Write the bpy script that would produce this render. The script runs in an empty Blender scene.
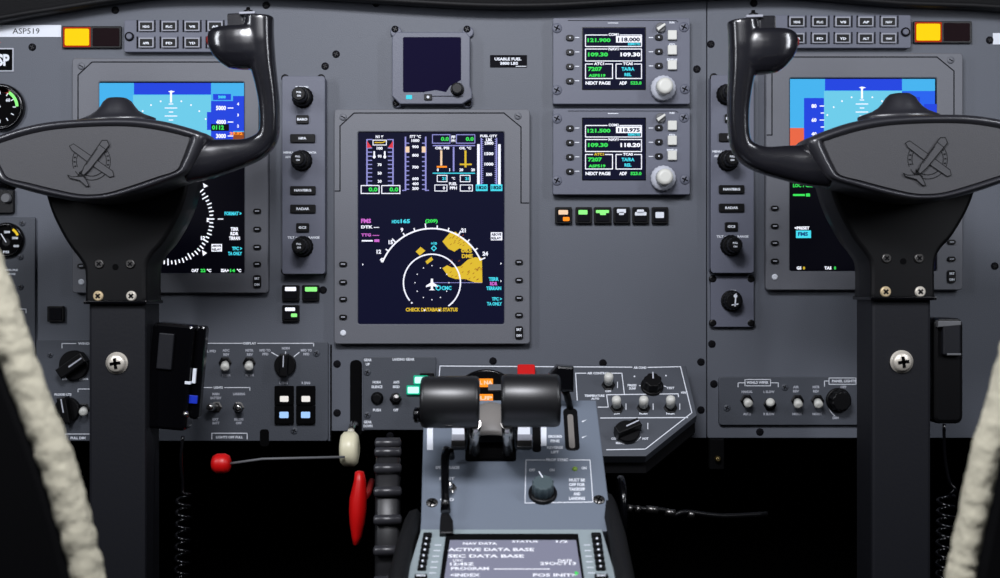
import bpy, math, random
from mathutils import Vector, Matrix
random.seed(7)
PI = math.pi
# ------------------------------------------------------------------ camera
D = 1.30; FPX = 1226.0; ZC = 0.85          # distance to the panel, focal length in pixels, eye height
scn = bpy.context.scene
COL = scn.collection
cd = bpy.data.cameras.new('camera'); cam = bpy.data.objects.new('camera', cd); COL.objects.link(cam)
cam.location = (0, -D, ZC); cam.rotation_euler = (PI/2, 0, 0)
cd.sensor_width = 36; cd.lens = FPX*36/1000; cd.clip_start = 0.02
cd.dof.use_dof = True; cd.dof.focus_distance = 1.2; cd.dof.aperture_fstop = 9
scn.camera = cam
# ------------------------------------------------------------------ world and lights
w = bpy.data.worlds.new('world'); scn.world = w; w.use_nodes = True
w.node_tree.nodes['Background'].inputs[0].default_value = (0.55, 0.62, 0.8, 1)
w.node_tree.nodes['Background'].inputs[1].default_value = 0.06
def area(name, loc, target, sx, sy, power, col=(1, 1, 1)):
    l = bpy.data.lights.new(name, 'AREA'); l.shape = 'RECTANGLE'; l.size = sx; l.size_y = sy
    l.energy = power; l.color = col
    o = bpy.data.objects.new(name, l); COL.objects.link(o); o.location = loc
    o.rotation_euler = (Vector(target)-Vector(loc)).to_track_quat('-Z', 'Y').to_euler()
    return o
area('overhead_key_light', (-0.10, -0.98, ZC+0.62), (0.03, 0.0, ZC), 0.40, 0.16, 10.3, (0.93, 0.94, 1.0))  # unseen area lamp overhead, giving the main light from above
area('left_side_window_light', (-0.80, -0.75, ZC+0.40), (-0.1, -0.1, ZC-0.05), 0.06, 0.50, 3.1, (0.90, 0.93, 1.0))
area('right_side_window_light', (0.80, -0.75, ZC+0.40), (0.1, -0.1, ZC-0.05), 0.06, 0.50, 3.1, (0.90, 0.93, 1.0))
area('aft_fill_light', (0.0, -1.7, ZC+0.7), (0, 0, ZC-0.05), 0.7, 0.2, 1.9, (0.95, 0.96, 1.0))  # unseen fill lamp, added behind the camera to lift the front faces
scn.view_settings.view_transform = 'Standard'; scn.view_settings.look = 'None'
scn.view_settings.exposure = 0.0; scn.view_settings.gamma = 1; scn.view_settings.use_curve_mapping = False

# ------------------------------------------------------------------ materials
def lin(c):
    return tuple(((v/255)/12.92 if v/255 <= 0.04045 else ((v/255+0.055)/1.055)**2.4) for v in c)
MATS = {}
def mat(name, rgb, rough=0.5, metal=0.0, emit=0.0, bump=0.0, bscale=400, spec=0.5, var=0.0, ecol=None):
    m = bpy.data.materials.new(name); m.use_nodes = True; nt = m.node_tree; b = nt.nodes['Principled BSDF']
    c = lin(rgb)+(1,)
    b.inputs['Base Color'].default_value = c; b.inputs['Roughness'].default_value = rough
    b.inputs['Metallic'].default_value = metal; b.inputs['Specular IOR Level'].default_value = spec
    if emit:
        b.inputs['Emission Color'].default_value = (lin(ecol)+(1,)) if ecol else c
        b.inputs['Emission Strength'].default_value = emit
        if not ecol: b.inputs['Base Color'].default_value = (0.003, 0.003, 0.004, 1)
    if bump or var:
        tc = nt.nodes.new('ShaderNodeTexCoord'); n = nt.nodes.new('ShaderNodeTexNoise')
        n.inputs['Scale'].default_value = bscale; n.inputs['Detail'].default_value = 4
        nt.links.new(tc.outputs['Object'], n.inputs['Vector'])
        if bump:
            bp = nt.nodes.new('ShaderNodeBump'); bp.inputs['Strength'].default_value = bump; bp.inputs['Distance'].default_value = 0.001
            nt.links.new(n.outputs['Fac'], bp.inputs['Height']); nt.links.new(bp.outputs['Normal'], b.inputs['Normal'])
        if var:
            r = nt.nodes.new('ShaderNodeMapRange'); r.inputs['To Min'].default_value = max(0.02, rough-var); r.inputs['To Max'].default_value = min(1, rough+var)
            nt.links.new(n.outputs['Fac'], r.inputs['Value']); nt.links.new(r.outputs['Result'], b.inputs['Roughness'])
    MATS[name] = m
    return m
mat('panel', (89, 93, 102), .55, bump=.25, bscale=900)
mat('unit', (95, 98, 112), .5, bump=.2, bscale=900)
mat('bezel', (102, 104, 111), .5, bump=.2, bscale=900)
mat('lowpanel', (70, 74, 82), .55, bump=.25, bscale=900)
mat('quadrant', (106, 115, 128), .5, bump=.15, bscale=700)
mat('cdu', (150, 162, 166), .45, bump=.1, bscale=700)
mat('groove', (16, 16, 21), .8, spec=.1)
mat('black', (8, 8, 10), .4, spec=.25)
mat('gloss', (5, 5, 7), .16, spec=.4)
mat('rubber', (14, 14, 16), .6, bump=.3, bscale=600, spec=.3)
mat('grip', (20, 20, 22), .38, spec=.8)
mat('ribs', (48, 48, 52), .3)
mat('wheelrubber', (34, 34, 36), .4)
mat('hubroll', (40, 40, 45), .33, spec=.9)
mat('drum', (122, 118, 114), .45)
mat('void', (3, 3, 4), .9, spec=.1)
mat('yoke', (24, 24, 29), .22, spec=1.0)
mat('yokedark', (9, 9, 11), .42, spec=.3)
mat('hubplate', (66, 66, 69), .55, bump=.2, bscale=1300)
mat('column', (24, 25, 30), .5, bump=.1, bscale=300, spec=.3)
mat('white', (228, 232, 240), .6)
mat('dimwhite', (185, 188, 198), .6)
mat('knobwhite', (215, 215, 208), .4)
mat('cream', (226, 220, 190), .35)
mat('chrome', (205, 203, 200), .22, 1.0)
mat('brass', (205, 180, 120), .3, 1.0)
mat('steel', (120, 118, 116), .35, 1.0)
mat('red', (205, 12, 12), .4)
mat('blue', (20, 50, 190), .4)
mat('redd', (150, 10, 10), .4)
mat('sheepskin', (190, 185, 165), 1.0, bump=.6, bscale=260, spec=.1)
mat('seat', (6, 6, 8), .8, spec=.1)
mat('carpet', (14, 14, 16), .95, bump=.6, bscale=500)
mat('liner', (30, 31, 36), .8, bump=.2, bscale=200)
mat('glass_dark', (24, 21, 46), .5, spec=.0)
mat('grey', (96, 97, 100), .5)
mat('lampgreen', (120, 150, 60), .3)
mat('boltmetal', (225, 218, 205), .38, .45)
mat('boltbrass', (222, 200, 160), .38, .45)
mat('frame', (150, 152, 162), .5)
mat('knobgrey', (70, 84, 88), .5)
def em(n, rgb, s=1.0): mat(n, rgb, .5, emit=s, spec=.03)
em('e_navy', (10, 12, 40)); em('e_black', (3, 3, 9)); em('e_sky', (70, 180, 240)); em('e_skyl', (110, 205, 235))
em('e_blue', (35, 70, 225)); em('e_blue2', (40, 100, 240)); em('e_white', (240, 242, 255), 1.2); em('e_lav', (150, 150, 220))
em('e_green', (60, 225, 90), 1.1); em('e_cyan', (70, 215, 235), 1.1); em('e_yel', (225, 190, 50)); em('e_mag', (215, 110, 215))
em('e_red', (225, 60, 70)); em('e_brown', (150, 75, 35)); em('e_org', (255, 140, 30), 1.3); em('e_salmon', (235, 105, 70))
em('e_amber', (255, 212, 0), 1.05); em('e_mint', (185, 255, 238), 1.5); em('e_teal', (10, 190, 150)); em('e_cool', (170, 205, 255), 1.5); em('e_lgreen', (140, 240, 130), 1.2)
em('e_lcd', (136, 138, 160), 1.0); em('e_peach', (250, 215, 180)); em('e_warm', (240, 236, 232)); em('e_bluw', (160, 200, 255), 1.1); em('e_dim', (22, 6, 8)); em('e_halo', (170, 45, 5)); em('e_blu3', (20, 60, 120))

# ------------------------------------------------------------------ frames: a plane in the cockpit, and where a sight line meets it
class Fr:
    def __init__(s, o, th=90, rz=0):
        s.o = Vector(o); s.th = th
        s.M = Matrix.Translation(s.o) @ Matrix.Rotation(math.radians(th), 4, 'X') @ Matrix.Rotation(math.radians(rz), 4, 'Z')
        s.I = s.M.inverted(); s.O = s.I @ Vector((0, -D, ZC)); s.R = s.I.to_3x3()
    def P(s, px, py, h=0.0):
        d = s.R @ Vector(((px-500)/FPX, 1, -(py-289)/FPX))
        t = (h-s.O.z)/d.z
        v = s.O+d*t
        return Vector((v.x, v.y, h))
def spot(px, py, dist):
    return Vector(((px-500)*dist/FPX, dist-D, ZC-(py-289)*dist/FPX))
PF = Fr((0, 0, ZC))

_tc = {}
def text_mesh(s, bold):
    k = (s, bold)
    if k in _tc: return _tc[k]
    cu = bpy.data.curves.new('t', 'FONT'); cu.body = s; cu.size = 1; cu.resolution_u = 2; cu.offset = bold
    ob = bpy.data.objects.new('t', cu)
    me = bpy.data.meshes.new_from_object(ob)
    vs = [v.co.copy() for v in me.vertices]; fs = [tuple(p.vertices) for p in me.polygons]
    bpy.data.objects.remove(ob); bpy.data.curves.remove(cu); bpy.data.meshes.remove(me)
    if vs:
        x0 = min(v.x for v in vs); x1 = max(v.x for v in vs); y0 = min(v.y for v in vs); y1 = max(v.y for v in vs)
        vs = [(v.x-(x0+x1)/2, v.y-(y0+y1)/2) for v in vs]
        r = (vs, fs, max(x1-x0, 1e-4), max(y1-y0, 1e-4))
    else: r = ([], [], 1, 1)
    _tc[k] = r
    return r
def offset(poly, d):
    n = len(poly); out = []
    a = sum(poly[i][0]*poly[(i+1) % n][1]-poly[(i+1) % n][0]*poly[i][1] for i in range(n))
    sg = 1 if a > 0 else -1
    for i in range(n):
        p0 = Vector(poly[i-1]); p1 = Vector(poly[i]); p2 = Vector(poly[(i+1) % n])
        e1 = (p1-p0); e2 = (p2-p1)
        if e1.length < 1e-9: e1 = e2
        if e2.length < 1e-9: e2 = e1
        e1 = e1.normalized(); e2 = e2.normalized()
        n1 = Vector((-e1.y, e1.x))*sg; n2 = Vector((-e2.y, e2.x))*sg
        m = n1+n2
        if m.length < 1e-6: m = n1
        m.normalize(); c = max(0.5, m.dot(n1))
        q = p1+m*(d/c); out.append((q.x, q.y))
    return out
def rrect(x0, y0, x1, y1, r, n=4):
    r = min(r, abs(x1-x0)/2.001, abs(y1-y0)/2.001)
    if r <= 1e-6: return [(x0, y0), (x1, y0), (x1, y1), (x0, y1)]
    out = []
    for cx, cy, a0 in ((x1-r, y0+r, -90), (x1-r, y1-r, 0), (x0+r, y1-r, 90), (x0+r, y0+r, 180)):
        for k in range(n+1):
            a = math.radians(a0+90*k/n); out.append((cx+r*math.cos(a), cy+r*math.sin(a)))
    return out
def smooth_closed(pts, n=6):
    out = []; N = len(pts)
    for i in range(N):
        p0, p1, p2, p3 = [Vector(pts[(i+k) % N]) for k in (-1, 0, 1, 2)]
        for j in range(n):
            t = j/n
            q = 0.5*((2*p1)+(-p0+p2)*t+(2*p0-5*p1+4*p2-p3)*t*t+(-p0+3*p1-3*p2+p3)*t**3)
            out.append(tuple(q))
    return out
def smooth_open(pts, n=6):
    out = []; N = len(pts); g = lambda i: Vector(pts[max(0, min(N-1, i))])
    for i in range(N-1):
        p0, p1, p2, p3 = g(i-1), g(i), g(i+1), g(i+2)
        for j in range(n):
            t = j/n
            out.append(tuple(0.5*((2*p1)+(-p0+p2)*t+(2*p0-5*p1+4*p2-p3)*t*t+(-p0+3*p1-3*p2+p3)*t**3)))
    out.append(tuple(pts[-1]))
    return out

class MB:
    def __init__(s, F, default='black'):
        s.F = F; s.v = []; s.f = []; s.mi = []; s.sm = []; s.ms = []; s.d = default
    def m(s, name):
        name = name or s.d
        if name not in s.ms: s.ms.append(name)
        return s.ms.index(name)
    def P(s, x, y, h=0.0): return s.F.P(x, y, h)
    def face(s, idx, mi, sm=False): s.f.append(idx); s.mi.append(mi); s.sm.append(sm)
    def loft(s, loops, mt=None, cap0=True, cap1=True, sm=False, closed=True):
        mi = s.m(mt); st = []
        for L in loops:
            st.append(len(s.v)); s.v += [Vector(p) for p in L]
        n = len(loops[0])
        for a, b in zip(st, st[1:]):
            for i in range(n if closed else n-1):
                j = (i+1) % n
                s.face((a+i, a+j, b+j, b+i), mi, sm)
        if cap0: s.face(tuple(range(st[0]+n-1, st[0]-1, -1)), mi)
        if cap1: s.face(tuple(range(st[-1], st[-1]+n)), mi)
        return s
    def prism(s, pts, h0, h1, bev=0.0005, mt=None, sm=False):      # pts local xy, counter-clockwise
        a = sum(pts[i][0]*pts[(i+1) % len(pts)][1]-pts[(i+1) % len(pts)][0]*pts[i][1] for i in range(len(pts)))
        if a < 0: pts = pts[::-1]
        L = [[(x, y, h0) for x, y in pts], [(x, y, h1-bev) for x, y in pts]]
        if bev:
            L.append([(x, y, h1-bev*.3) for x, y in offset(pts, bev*.3)])
            L.append([(x, y, h1) for x, y in offset(pts, bev)])
        return s.loft(L, mt, sm=sm)
    def box3(s, c, size, mt=None, bev=0.0005):
        cx, cy, cz = c; sx, sy, sz = size
        return s.prism(rrect(cx-sx/2, cy-sy/2, cx+sx/2, cy+sy/2, 0), cz-sz/2, cz+sz/2, bev, mt)
    def pxpoly(s, pts, h): return [(s.P(x, y, h).x, s.P(x, y, h).y) for x, y in pts]
    def poly(s, pts, h0, h1, bev=0.0005, mt=None, rad=0): return s.prism(s.pxpoly(pts, h1), h0, h1, bev, mt)
    def rect(s, x0, y0, x1, y1, h0, h1, rad=1.0, bev=0.0004, mt=None):
        a = s.P(x0, y1, h1); b = s.P(x1, y0, h1); u = (b.x-a.x)/(x1-x0)
        return s.prism(rrect(a.x, a.y, b.x, b.y, rad*u), h0, h1, bev, mt)
    def quad(s, x0, y0, x1, y1, h, mt=None): return s.flat([(x0, y1), (x1, y1), (x1, y0), (x0, y0)], h, mt)
    def flat(s, pts, h, mt=None):
        st = len(s.v); L = [s.P(x, y, h) for x, y in pts]
        a = sum(L[i].x*L[(i+1) % len(L)].y-L[(i+1) % len(L)].x*L[i].y for i in range(len(L)))
        if a < 0: L = L[::-1]
        s.v += L; s.face(tuple(range(st, st+len(L))), s.m(mt)); return s
    def line(s, pts, wd, h, mt=None, closed=False):
        pts = list(pts)
        if closed: pts = pts+[pts[0]]
        for (x0, y0), (x1, y1) in zip(pts, pts[1:]):
            dx, dy = x1-x0, y1-y0; l = math.hypot(dx, dy) or 1; ux, uy = dx/l*wd/2, dy/l*wd/2
            s.flat([(x0-ux*.6+uy, y0-uy*.6-ux), (x1+ux*.6+uy, y1+uy*.6-ux), (x1+ux*.6-uy, y1+uy*.6+ux), (x0-ux*.6-uy, y0-uy*.6+ux)], h, mt)
        return s
    def frame(s, x0, y0, x1, y1, wd, h, mt=None): return s.line([(x0, y0), (x1, y0), (x1, y1), (x0, y1)], wd, h, mt, True)
    def arc(s, cx, cy, r, a0, a1, wd, h, mt=None, n=24, ry=None):
        ry = ry or r
        return s.line([(cx+r*math.cos(math.radians(a0+(a1-a0)*k/n)), cy-ry*math.sin(math.radians(a0+(a1-a0)*k/n))) for k in range(n+1)], wd, h, mt)
    def disc(s, cx, cy, r, h, mt=None, n=20):
        return s.flat([(cx+r*math.cos(2*PI*k/n), cy-r*math.sin(2*PI*k/n)) for k in range(n)], h, mt)
    def text(s, t, cx, cy, hp, h, mt='white', wp=None, bold=0.045):
        vs, fs, W, H = text_mesh(t, bold)
        k = hp/H
        kx = (wp/W) if wp else k
        st = len(s.v); mi = s.m(mt)
        s.v += [s.P(cx+x*kx, cy-y*k, h) for x, y in vs]
        for f in fs: s.face(tuple(i+st for i in f), mi)
        return s
    def scale_at(s, px, py, h): return (s.P(px+1, py, h)-s.P(px, py, h)).length
    def lathe(s, px, py, h1, prof, mt=None, n=24, flute=0, fd=0.06, sm=True):
        c = s.P(px, py, h1); return s.lathe3((c.x, c.y), prof, mt, n, flute, fd, sm)
    def lathe3(s, c, prof, mt=None, n=24, flute=0, fd=0.06, sm=True):
        L = []
        for r, h in prof:
            ring = []
            for k in range(n):
                a = 2*PI*k/n; rr = r*(1-fd*(0.5+0.5*math.cos(flute*a))) if flute else r
                ring.append((c[0]+rr*math.cos(a), c[1]+rr*math.sin(a), h))
            L.append(ring)
        return s.loft(L, mt, sm=sm)
    def axis(s, p0, p1, prof, mt=None, n=24, sm=True, flat=1.0):      # prof: (t along p0-p1, radius)
        p0 = Vector(p0); p1 = Vector(p1); d = (p1-p0); z = d.normalized()
        a = Vector((0, 0, 1)) if abs(z.z) < .9 else Vector((0, 1, 0))
        x = a.cross(z).normalized(); y = z.cross(x)
        L = []
        for t, r in prof:
            L.append([p0+d*t+(x*math.cos(2*PI*k/n)+y*math.sin(2*PI*k/n)*flat)*r for k in range(n)])
        return s.loft(L, mt, sm=sm)
    def tube(s, pts, r, mt=None, n=12, sm=True):
        pts = [Vector(p) for p in pts]; L = []; N = len(pts); px = None
        for i, p in enumerate(pts):
            t = (pts[min(i+1, N-1)]-pts[max(i-1, 0)]).normalized()
            if px is None:
                a = Vector((0, 0, 1)) if abs(t.z) < .9 else Vector((1, 0, 0)); px = a.cross(t).normalized()
            else: px = (px-t*px.dot(t)).normalized()
            y = t.cross(px); rr = r[i] if isinstance(r, (list, tuple)) else r
            L.append([p+(px*math.cos(2*PI*k/n)+y*math.sin(2*PI*k/n))*rr for k in range(n)])
        return s.loft(L, mt, sm=sm)
    def mesh(s, name):
        me = bpy.data.meshes.new(name); me.from_pydata([tuple(v) for v in s.v], [], s.f)
        for k in s.ms: me.materials.append(MATS[k])
        for p, mi, sm in zip(me.polygons, s.mi, s.sm): p.material_index = mi; p.use_smooth = sm
        me.update(); return me
    def build(s, name, parent=None):
        o = bpy.data.objects.new(name, s.mesh(name)); COL.objects.link(o)
        if parent is not None: o.parent = parent
        return o
    def top(s, name, label, cat, group=None, kind=None):
        o = s.build(name); o.matrix_world = s.F.M
        props(o, label, cat, group, kind); return o
def props(o, label=None, cat=None, group=None, kind=None):
    if label: o['label'] = label
    if cat: o['category'] = cat
    if group: o['group'] = group
    if kind: o['kind'] = kind
class T:                                                          # a thing: an Empty on a plane with its parts
    def __init__(s, name, label, cat, px, py, h=0, G=PF, group=None, origin=None, rz=0):
        o = Vector(origin) if origin is not None else G.M @ G.P(px, py, h)
        s.F = Fr(o, G.th, rz)
        s.e = bpy.data.objects.new(name, None); s.e.empty_display_size = .02; COL.objects.link(s.e)
        s.e.matrix_world = s.F.M; props(s.e, label, cat, group)
    def mb(s, d='black'): return MB(s.F, d)
def mini(F, px, py, h):                                           # same plane, origin at a spot: for single-mesh things
    return Fr(F.M @ F.P(px, py, h), F.th)

# ------------------------------------------------------------------ small reusable parts
def screw(t, px, py, h, r=4, mt='groove', slot='black', parent=None, cross=True):
    m = t.mb(mt); u = m.scale_at(px, py, h); R = r*u
    m.lathe(px, py, h+.001, [(R, h-.001), (R, h+.0005), (R*.85, h+.0011), (R*.4, h+.0013)], mt, 16)
    m.line([(px-r*.5, py-r*.25), (px+r*.5, py+r*.25)], r*.25, h+.00145, slot)
    if cross: m.line([(px-r*.25, py+r*.5), (px+r*.25, py-r*.5)], r*.25, h+.00145, slot)
    return m.build('screw', parent or t.e)
def knob(t, px, py, r, h0=0, ht=.016, mt='black', flute=10, mark='dimwhite', ang=90, name='knob', base=True, marks=True, base_mt=None):
    m = t.mb(mt); u = m.scale_at(px, py, h0+ht); R = r*u
    if base: m.lathe(px, py, h0+ht, [(R*1.15, h0), (R*1.15, h0+.002), (R*1.05, h0+.003)], base_mt or mt, 24)
    m.lathe(px, py, h0+ht, [(R, h0+.001), (R, h0+ht*.3), (R*.92, h0+ht-.0012), (R*.8, h0+ht)], mt, 60 if flute else 24, flute, .12)
    if marks:
        a = math.radians(ang)
        m.line([(px+math.cos(a)*r*.15, py-math.sin(a)*r*.15), (px+math.cos(a)*r*.72, py-math.sin(a)*r*.72)], r*.14, h0+ht+.0003, mark)
    return m.build(name, t.e)
def barknob(t, px, py, r, h0=0, ang=90, mt='black', mark='dimwhite'):
    m = t.mb(mt); ht = .015; u = m.scale_at(px, py, h0+ht); R = r*u; c = m.P(px, py, h0+ht)
    m.lathe3((c.x, c.y), [(R, h0), (R, h0+.004), (R*.93, h0+.006)], mt, 32)
    a = math.radians(ang); dx, dy = math.cos(a), math.sin(a)
    q = [(-1.0, -.36), (1.05, -.36), (1.05, .36), (-1.0, .36)]
    m.prism([(c.x+(x*dx-y*dy)*R, c.y+(x*dy+y*dx)*R) for x, y in q], h0+.003, h0+ht, .0012, mt)
    m.line([(px-dx*r*.1, py+dy*r*.1), (px+dx*r*.9, py-dy*r*.9)], r*.1, h0+ht+.0002, mark)
    return m.build('selector_knob', t.e)
def toggle(t, px, py, tx, ty, h0=0, r=5, L=.014, tip='knobwhite', nut='black', metal='steel'):
    """px,py: foot of the switch on the panel; tx,ty: where its tip shows"""
    m = t.mb(nut); u = m.scale_at(px, py, h0); R = r*u
    m.lathe(px, py, h0, [(R*1.25, h0), (R*1.25, h0+.0015), (R, h0+.002), (R*.8, h0+.004)], nut, 6, sm=False)
    a = m.P(px, py, h0+.002); b = m.P(tx, ty, h0+L)
    o = m.build('switch_nut', t.e)
    k = t.mb(tip)
    k.axis(a, b, [(0, R*.5), (.2, R*.55), (.21, R*.74), (.75, R*.86), (.93, R*.74), (1.0, R*.35)], tip, 16)
    return k.build('switch_lever', t.e)
def key(t, x0, y0, x1, y1, h0, ht=.003, mt='black', txt=None, thp=3, tm='white', name='button', rad=1.2, cap=None, wp=None, parent=None):
    m = t.mb(mt); m.rect(x0, y0, x1, y1, h0-.001, h0+ht, rad, .0005, mt)
    if name == 'bezel_key': m.line([(x0+2.2, (y0+y1)/2), (x1-2.2, (y0+y1)/2)], .9, h0+ht+.0002, 'dimwhite')
    if cap: m.frame(x0+1, y0+1, x1-1, y1-1, .8, h0+ht+.0002, cap)
    if txt: m.text(txt, (x0+x1)/2, (y0+y1)/2, thp, h0+ht+.0003, tm, wp)
    return m.build(name, parent or t.e)

# ------------------------------------------------------------------ the shell of the cockpit
def shell(name, c, size, mt):
    m = MB(Fr((0, 0, 0), 0), mt); m.box3(c, size, mt, 0); o = m.build(name); o['kind'] = 'structure'; return o
shell('floor', (0, -.85, -.02), (2.0, 2.7, .04), 'carpet')
shell('wall_front', (0, .48, .75), (2.0, .04, 1.5), 'void')
shell('wall_left', (-1.0, -.85, .85), (.04, 2.7, 1.7), 'liner')
shell('wall_right', (1.0, -.85, .85), (.04, 2.7, 1.7), 'liner')
shell('ceiling', (0, -.85, 1.72), (2.0, 2.7, .04), 'liner')

# ------------------------------------------------------------------ instrument panel
pn = T('instrument_panel', 'wide dark grey metal instrument panel carrying the three large displays', 'instrument panel', 500, 441, 0)
def plate(name, x0, y0, x1, y1, h0, h1, mt, rad=2):
    m = pn.mb(mt); m.rect(x0, y0, x1, y1, h0, h1, rad, .0006, mt); return m.build(name, pn.e)
m = pn.mb('panel')
m.poly([(-250, -30), (706.4, -30), (706.4, 438), (648, 438), (648, 400), (371, 400), (371, 431), (331, 431), (331, 441), (-250, 441)][::-1], -.004, 0, .0006, 'panel')
m.line([(331, 345), (331, 441)], 1.6, .0003, 'void'); m.build('panel_plate', pn.e)
plate('panel_plate', 707.3, -30, 1250, 438, -.004, 0, 'panel')
m = pn.mb('groove'); m.rect(-250, -30, 1250, 400, -.012, -.0045, 0, 0, 'groove'); m.build('backing_plate', pn.e)
m = pn.mb('groove'); m.rect(350, 360, 362, 436, -.003, .0004, 5, 0, 'void'); m.build('gear_slot', pn.e)
for x, y in [(115, 10), (32, 47), (266, 5), (376, 3), (336, 54), (325, 66), (711, 44), (697, 69), (754, 3), (906, 5), (712, 344), (701, 362),
             (714, 384), (701, 410), (760, 432), (603, 363), (995, 266), (337, 364), (337, 413), (493, 361), (390, 436), (323, 290), (30, 257), (990, 40)]:
    screw(pn, x, y, 0, 3.8, 'groove')

# glareshield lip over the panel
gl = T('glareshield', 'black padded glareshield curving along the top edge of the panel', 'glareshield', 500, -20, 0)
edge = smooth_open([(-260, 66), (-120, 46), (0, 21), (60, 11), (110, 3), (160, -3), (240, -4), (320, -1), (400, 4), (480, 8), (550, 8), (620, 4), (700, -1), (780, -3), (830, 0), (900, 6), (1000, 10), (1120, 24), (1260, 50)], 4)
m = gl.mb('rubber'); top = [(x, -95) for x, y in edge]
h = .02
A = [m.P(x, y, h) for x, y in edge]; B = [Vector((a.x, a.y+.002, .0016)) for a in A]; C_ = [Vector((a.x, a.y+.05, h+.02)) for a in A]; C0 = [Vector((a.x, a.y+.05, .0016)) for a in A]
m.loft([list(t) for t in zip(B, A, C_, C0)], 'rubber', sm=False); m.build('hood', gl.e)
m = gl.mb('rubber'); m.tube([a+Vector((0, .003, .001)) for a in A], .003, 'rubber', 10); m.build('edge_roll', gl.e)

# ------------------------------------------------------------------ large displays
def display(name, label, bx0, by0, bx1, by1, sx0, sy0, sx1, sy1, group=None):
    t = T(name, label, 'display', (bx0+bx1)/2, by1, 0, group=group)
    H = .010
    m = t.mb('bezel')
    o = m.P(bx0, by1, H); q = m.P(bx1, by0, H); i0 = m.P(sx0, sy1, H); i1 = m.P(sx1, sy0, H); u = (q.x-o.x)/(bx1-bx0)
    R = lambda a, b, d, r, hh: [(x, y, hh) for x, y in rrect(a.x+d, a.y+d, b.x-d, b.y-d, r*u, 4)]
    m.loft([R(o, q, 0, 3, 0), R(o, q, 0, 3, H-.0008), R(o, q, .0008, 3, H), R(i0, i1, -.0012, 2.5, H), R(i0, i1, -.0004, 2, H-.0005), R(i0, i1, 0, 2, H-.002)], 'bezel', True, False)
    x0, x1, y0 = bx0, bx1, by0                                          # machined recess line round the upper bezel
    L = [(x0+1, y0+82), (x0+6, y0+82), (x0+6, y0+17), (x0+20, y0+4), (x1-26, y0+4), (x1-9, y0+18), (x1-9, y0+94), (x1-1, y0+94)]
    m.line(L, 1.1, H+.0002, 'groove')
    m.build('bezel', t.e)
    screw(t, x0+9, y0+8, H, 3.6, 'bezel', 'groove', cross=False); screw(t, x1-12, y0+7, H, 3.6, 'bezel', 'groove', cross=False)
    for yy in (155, 173, 190, 208): 
        b = key(t, x0+5, y0+yy-2.5, x0+13, y0+yy+2.5, H, .0025, 'black', rad=2.4, name='bezel_key')
    for yy in (153, 171, 189, 206): 
        key(t, x1-15, y0+yy-2.5, x1-7, y0+yy+2.5, H, .0025, 'black', rad=2.4, name='bezel_key')
    m = t.mb('black'); m.rect(x1-15, y0+217, x1-7, y0+230, H-.001, H+.0025, 2.4, .0005)
    m.text('BRT', x1-11, y0+220.5, 2.4, H+.0028, 'white', 5); m.text('DIM', x1-11, y0+226.5, 2.4, H+.0028, 'white', 5); m.build('brightness_rocker', t.e)
    m = t.mb('white'); m.lathe(x0+9, y0+224, H+.001, [(.0032, H-.001), (.0032, H+.0006), (.002, H+.001)], 'white', 16); m.build('light_sensor', t.e, )
    s = t.mb('e_black'); s.quad(sx0-1, sy0-1, sx1+1, sy1+1, H-.0018, 'e_black')
    return t, s, H-.0018
E = .00008
# primary display, left
t, s, hs = display('primary_flight_display', 'left large display showing blue sky and compass rose behind the left yoke', 72, 58, 268, 293, 99, 82, 244, 273)
def pfd(s, h, x, y, right=False):
    e = lambda k: h+E*k*2
    s.quad(x, y+1, x+145, y+50, e(1), 'e_sky'); s.quad(x, y+50, x+145, y+82, e(1), 'e_brown' if not right else 'e_salmon')
    s.quad(x+34, y+13, x+112, y+62, e(2), 'e_skyl'); s.quad(x+34, y+62, x+112, y+82, e(2), 'e_brown')
    s.quad(x+35, y+1, x+112, y+12.5, e(3), 'e_blue')
    if not right:
        s.quad(x+17, y+22, x+34, y+80, e(3), 'e_blue')
        s.quad(x+114, y+12, x+132, y+18, e(3), 'e_blue'); s.text('5000', x+123, y+15, 3, e(4), 'e_cyan')
        s.quad(x+112, y+19, x+134, y+80, e(3), 'e_blue'); s.quad(x+134, y+14, x+145, y+49, e(3), 'e_blue'); s.quad(x+108, y+30, x+112, y+48, e(3), 'e_blue')
    else:
        s.quad(x+14, y+20, x+34, y+80, e(3), 'e_blue'); s.quad(x+112, y+13, x+145, y+40, e(2), 'e_blue2'); s.quad(x+112, y+19, x+130, y+80, e(3), 'e_blue')
        s.quad(x+134, y+26, x+147, y+60, e(3), 'e_blue')
    for k in range(-4, 5):
        a = math.radians(90+k*15); r = 40; s.disc(x+72+r*math.cos(a)*1.0, y+56-r*math.sin(a)*.95, .9, e(4), 'e_white', 8)
    s.flat([(x+69, y+9.5), (x+72, y+8.5), (x+76, y+9.5), (x+72, y+11)], e(4), 'e_white'); s.line([(x+72, y+11), (x+72, y+20)], 2, e(4), 'e_white')
    for k in range(5): s.line([(x+70-(k % 2)*4, y+22+k*4), (x+74+(k % 2)*4, y+22+k*4)], .9, e(4), 'e_white')
    tx0 = x+112 if not right else x+14
    for k, n in enumerate(('5000', '4000', '3000')):
        if not right:
            s.text(n, x+122, y+26+k*14, 4.6, e(4), 'e_white', 10); s.line([(x+129, y+26+k*14), (x+134, y+26+k*14)], 1, e(4), 'e_white')
            s.text(str(4-k), x+139, y+22+k*11, 3, e(4), 'e_white')
        else:
            s.text(('80', '60', '40')[k], x+24, y+28+k*14, 4, e(4), 'e_white'); s.line([(x+30, y+28+k*14), (x+34, y+28+k*14)], 1, e(4), 'e_white')
            s.line([(x+31, y+35+k*14), (x+34, y+35+k*14)], 1, e(4), 'e_white')
    s.quad(x, y+82, x+147, y+191, e(5), 'e_black')
pfd(s, hs, 99, 82)
e6 = hs+E*14
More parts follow.
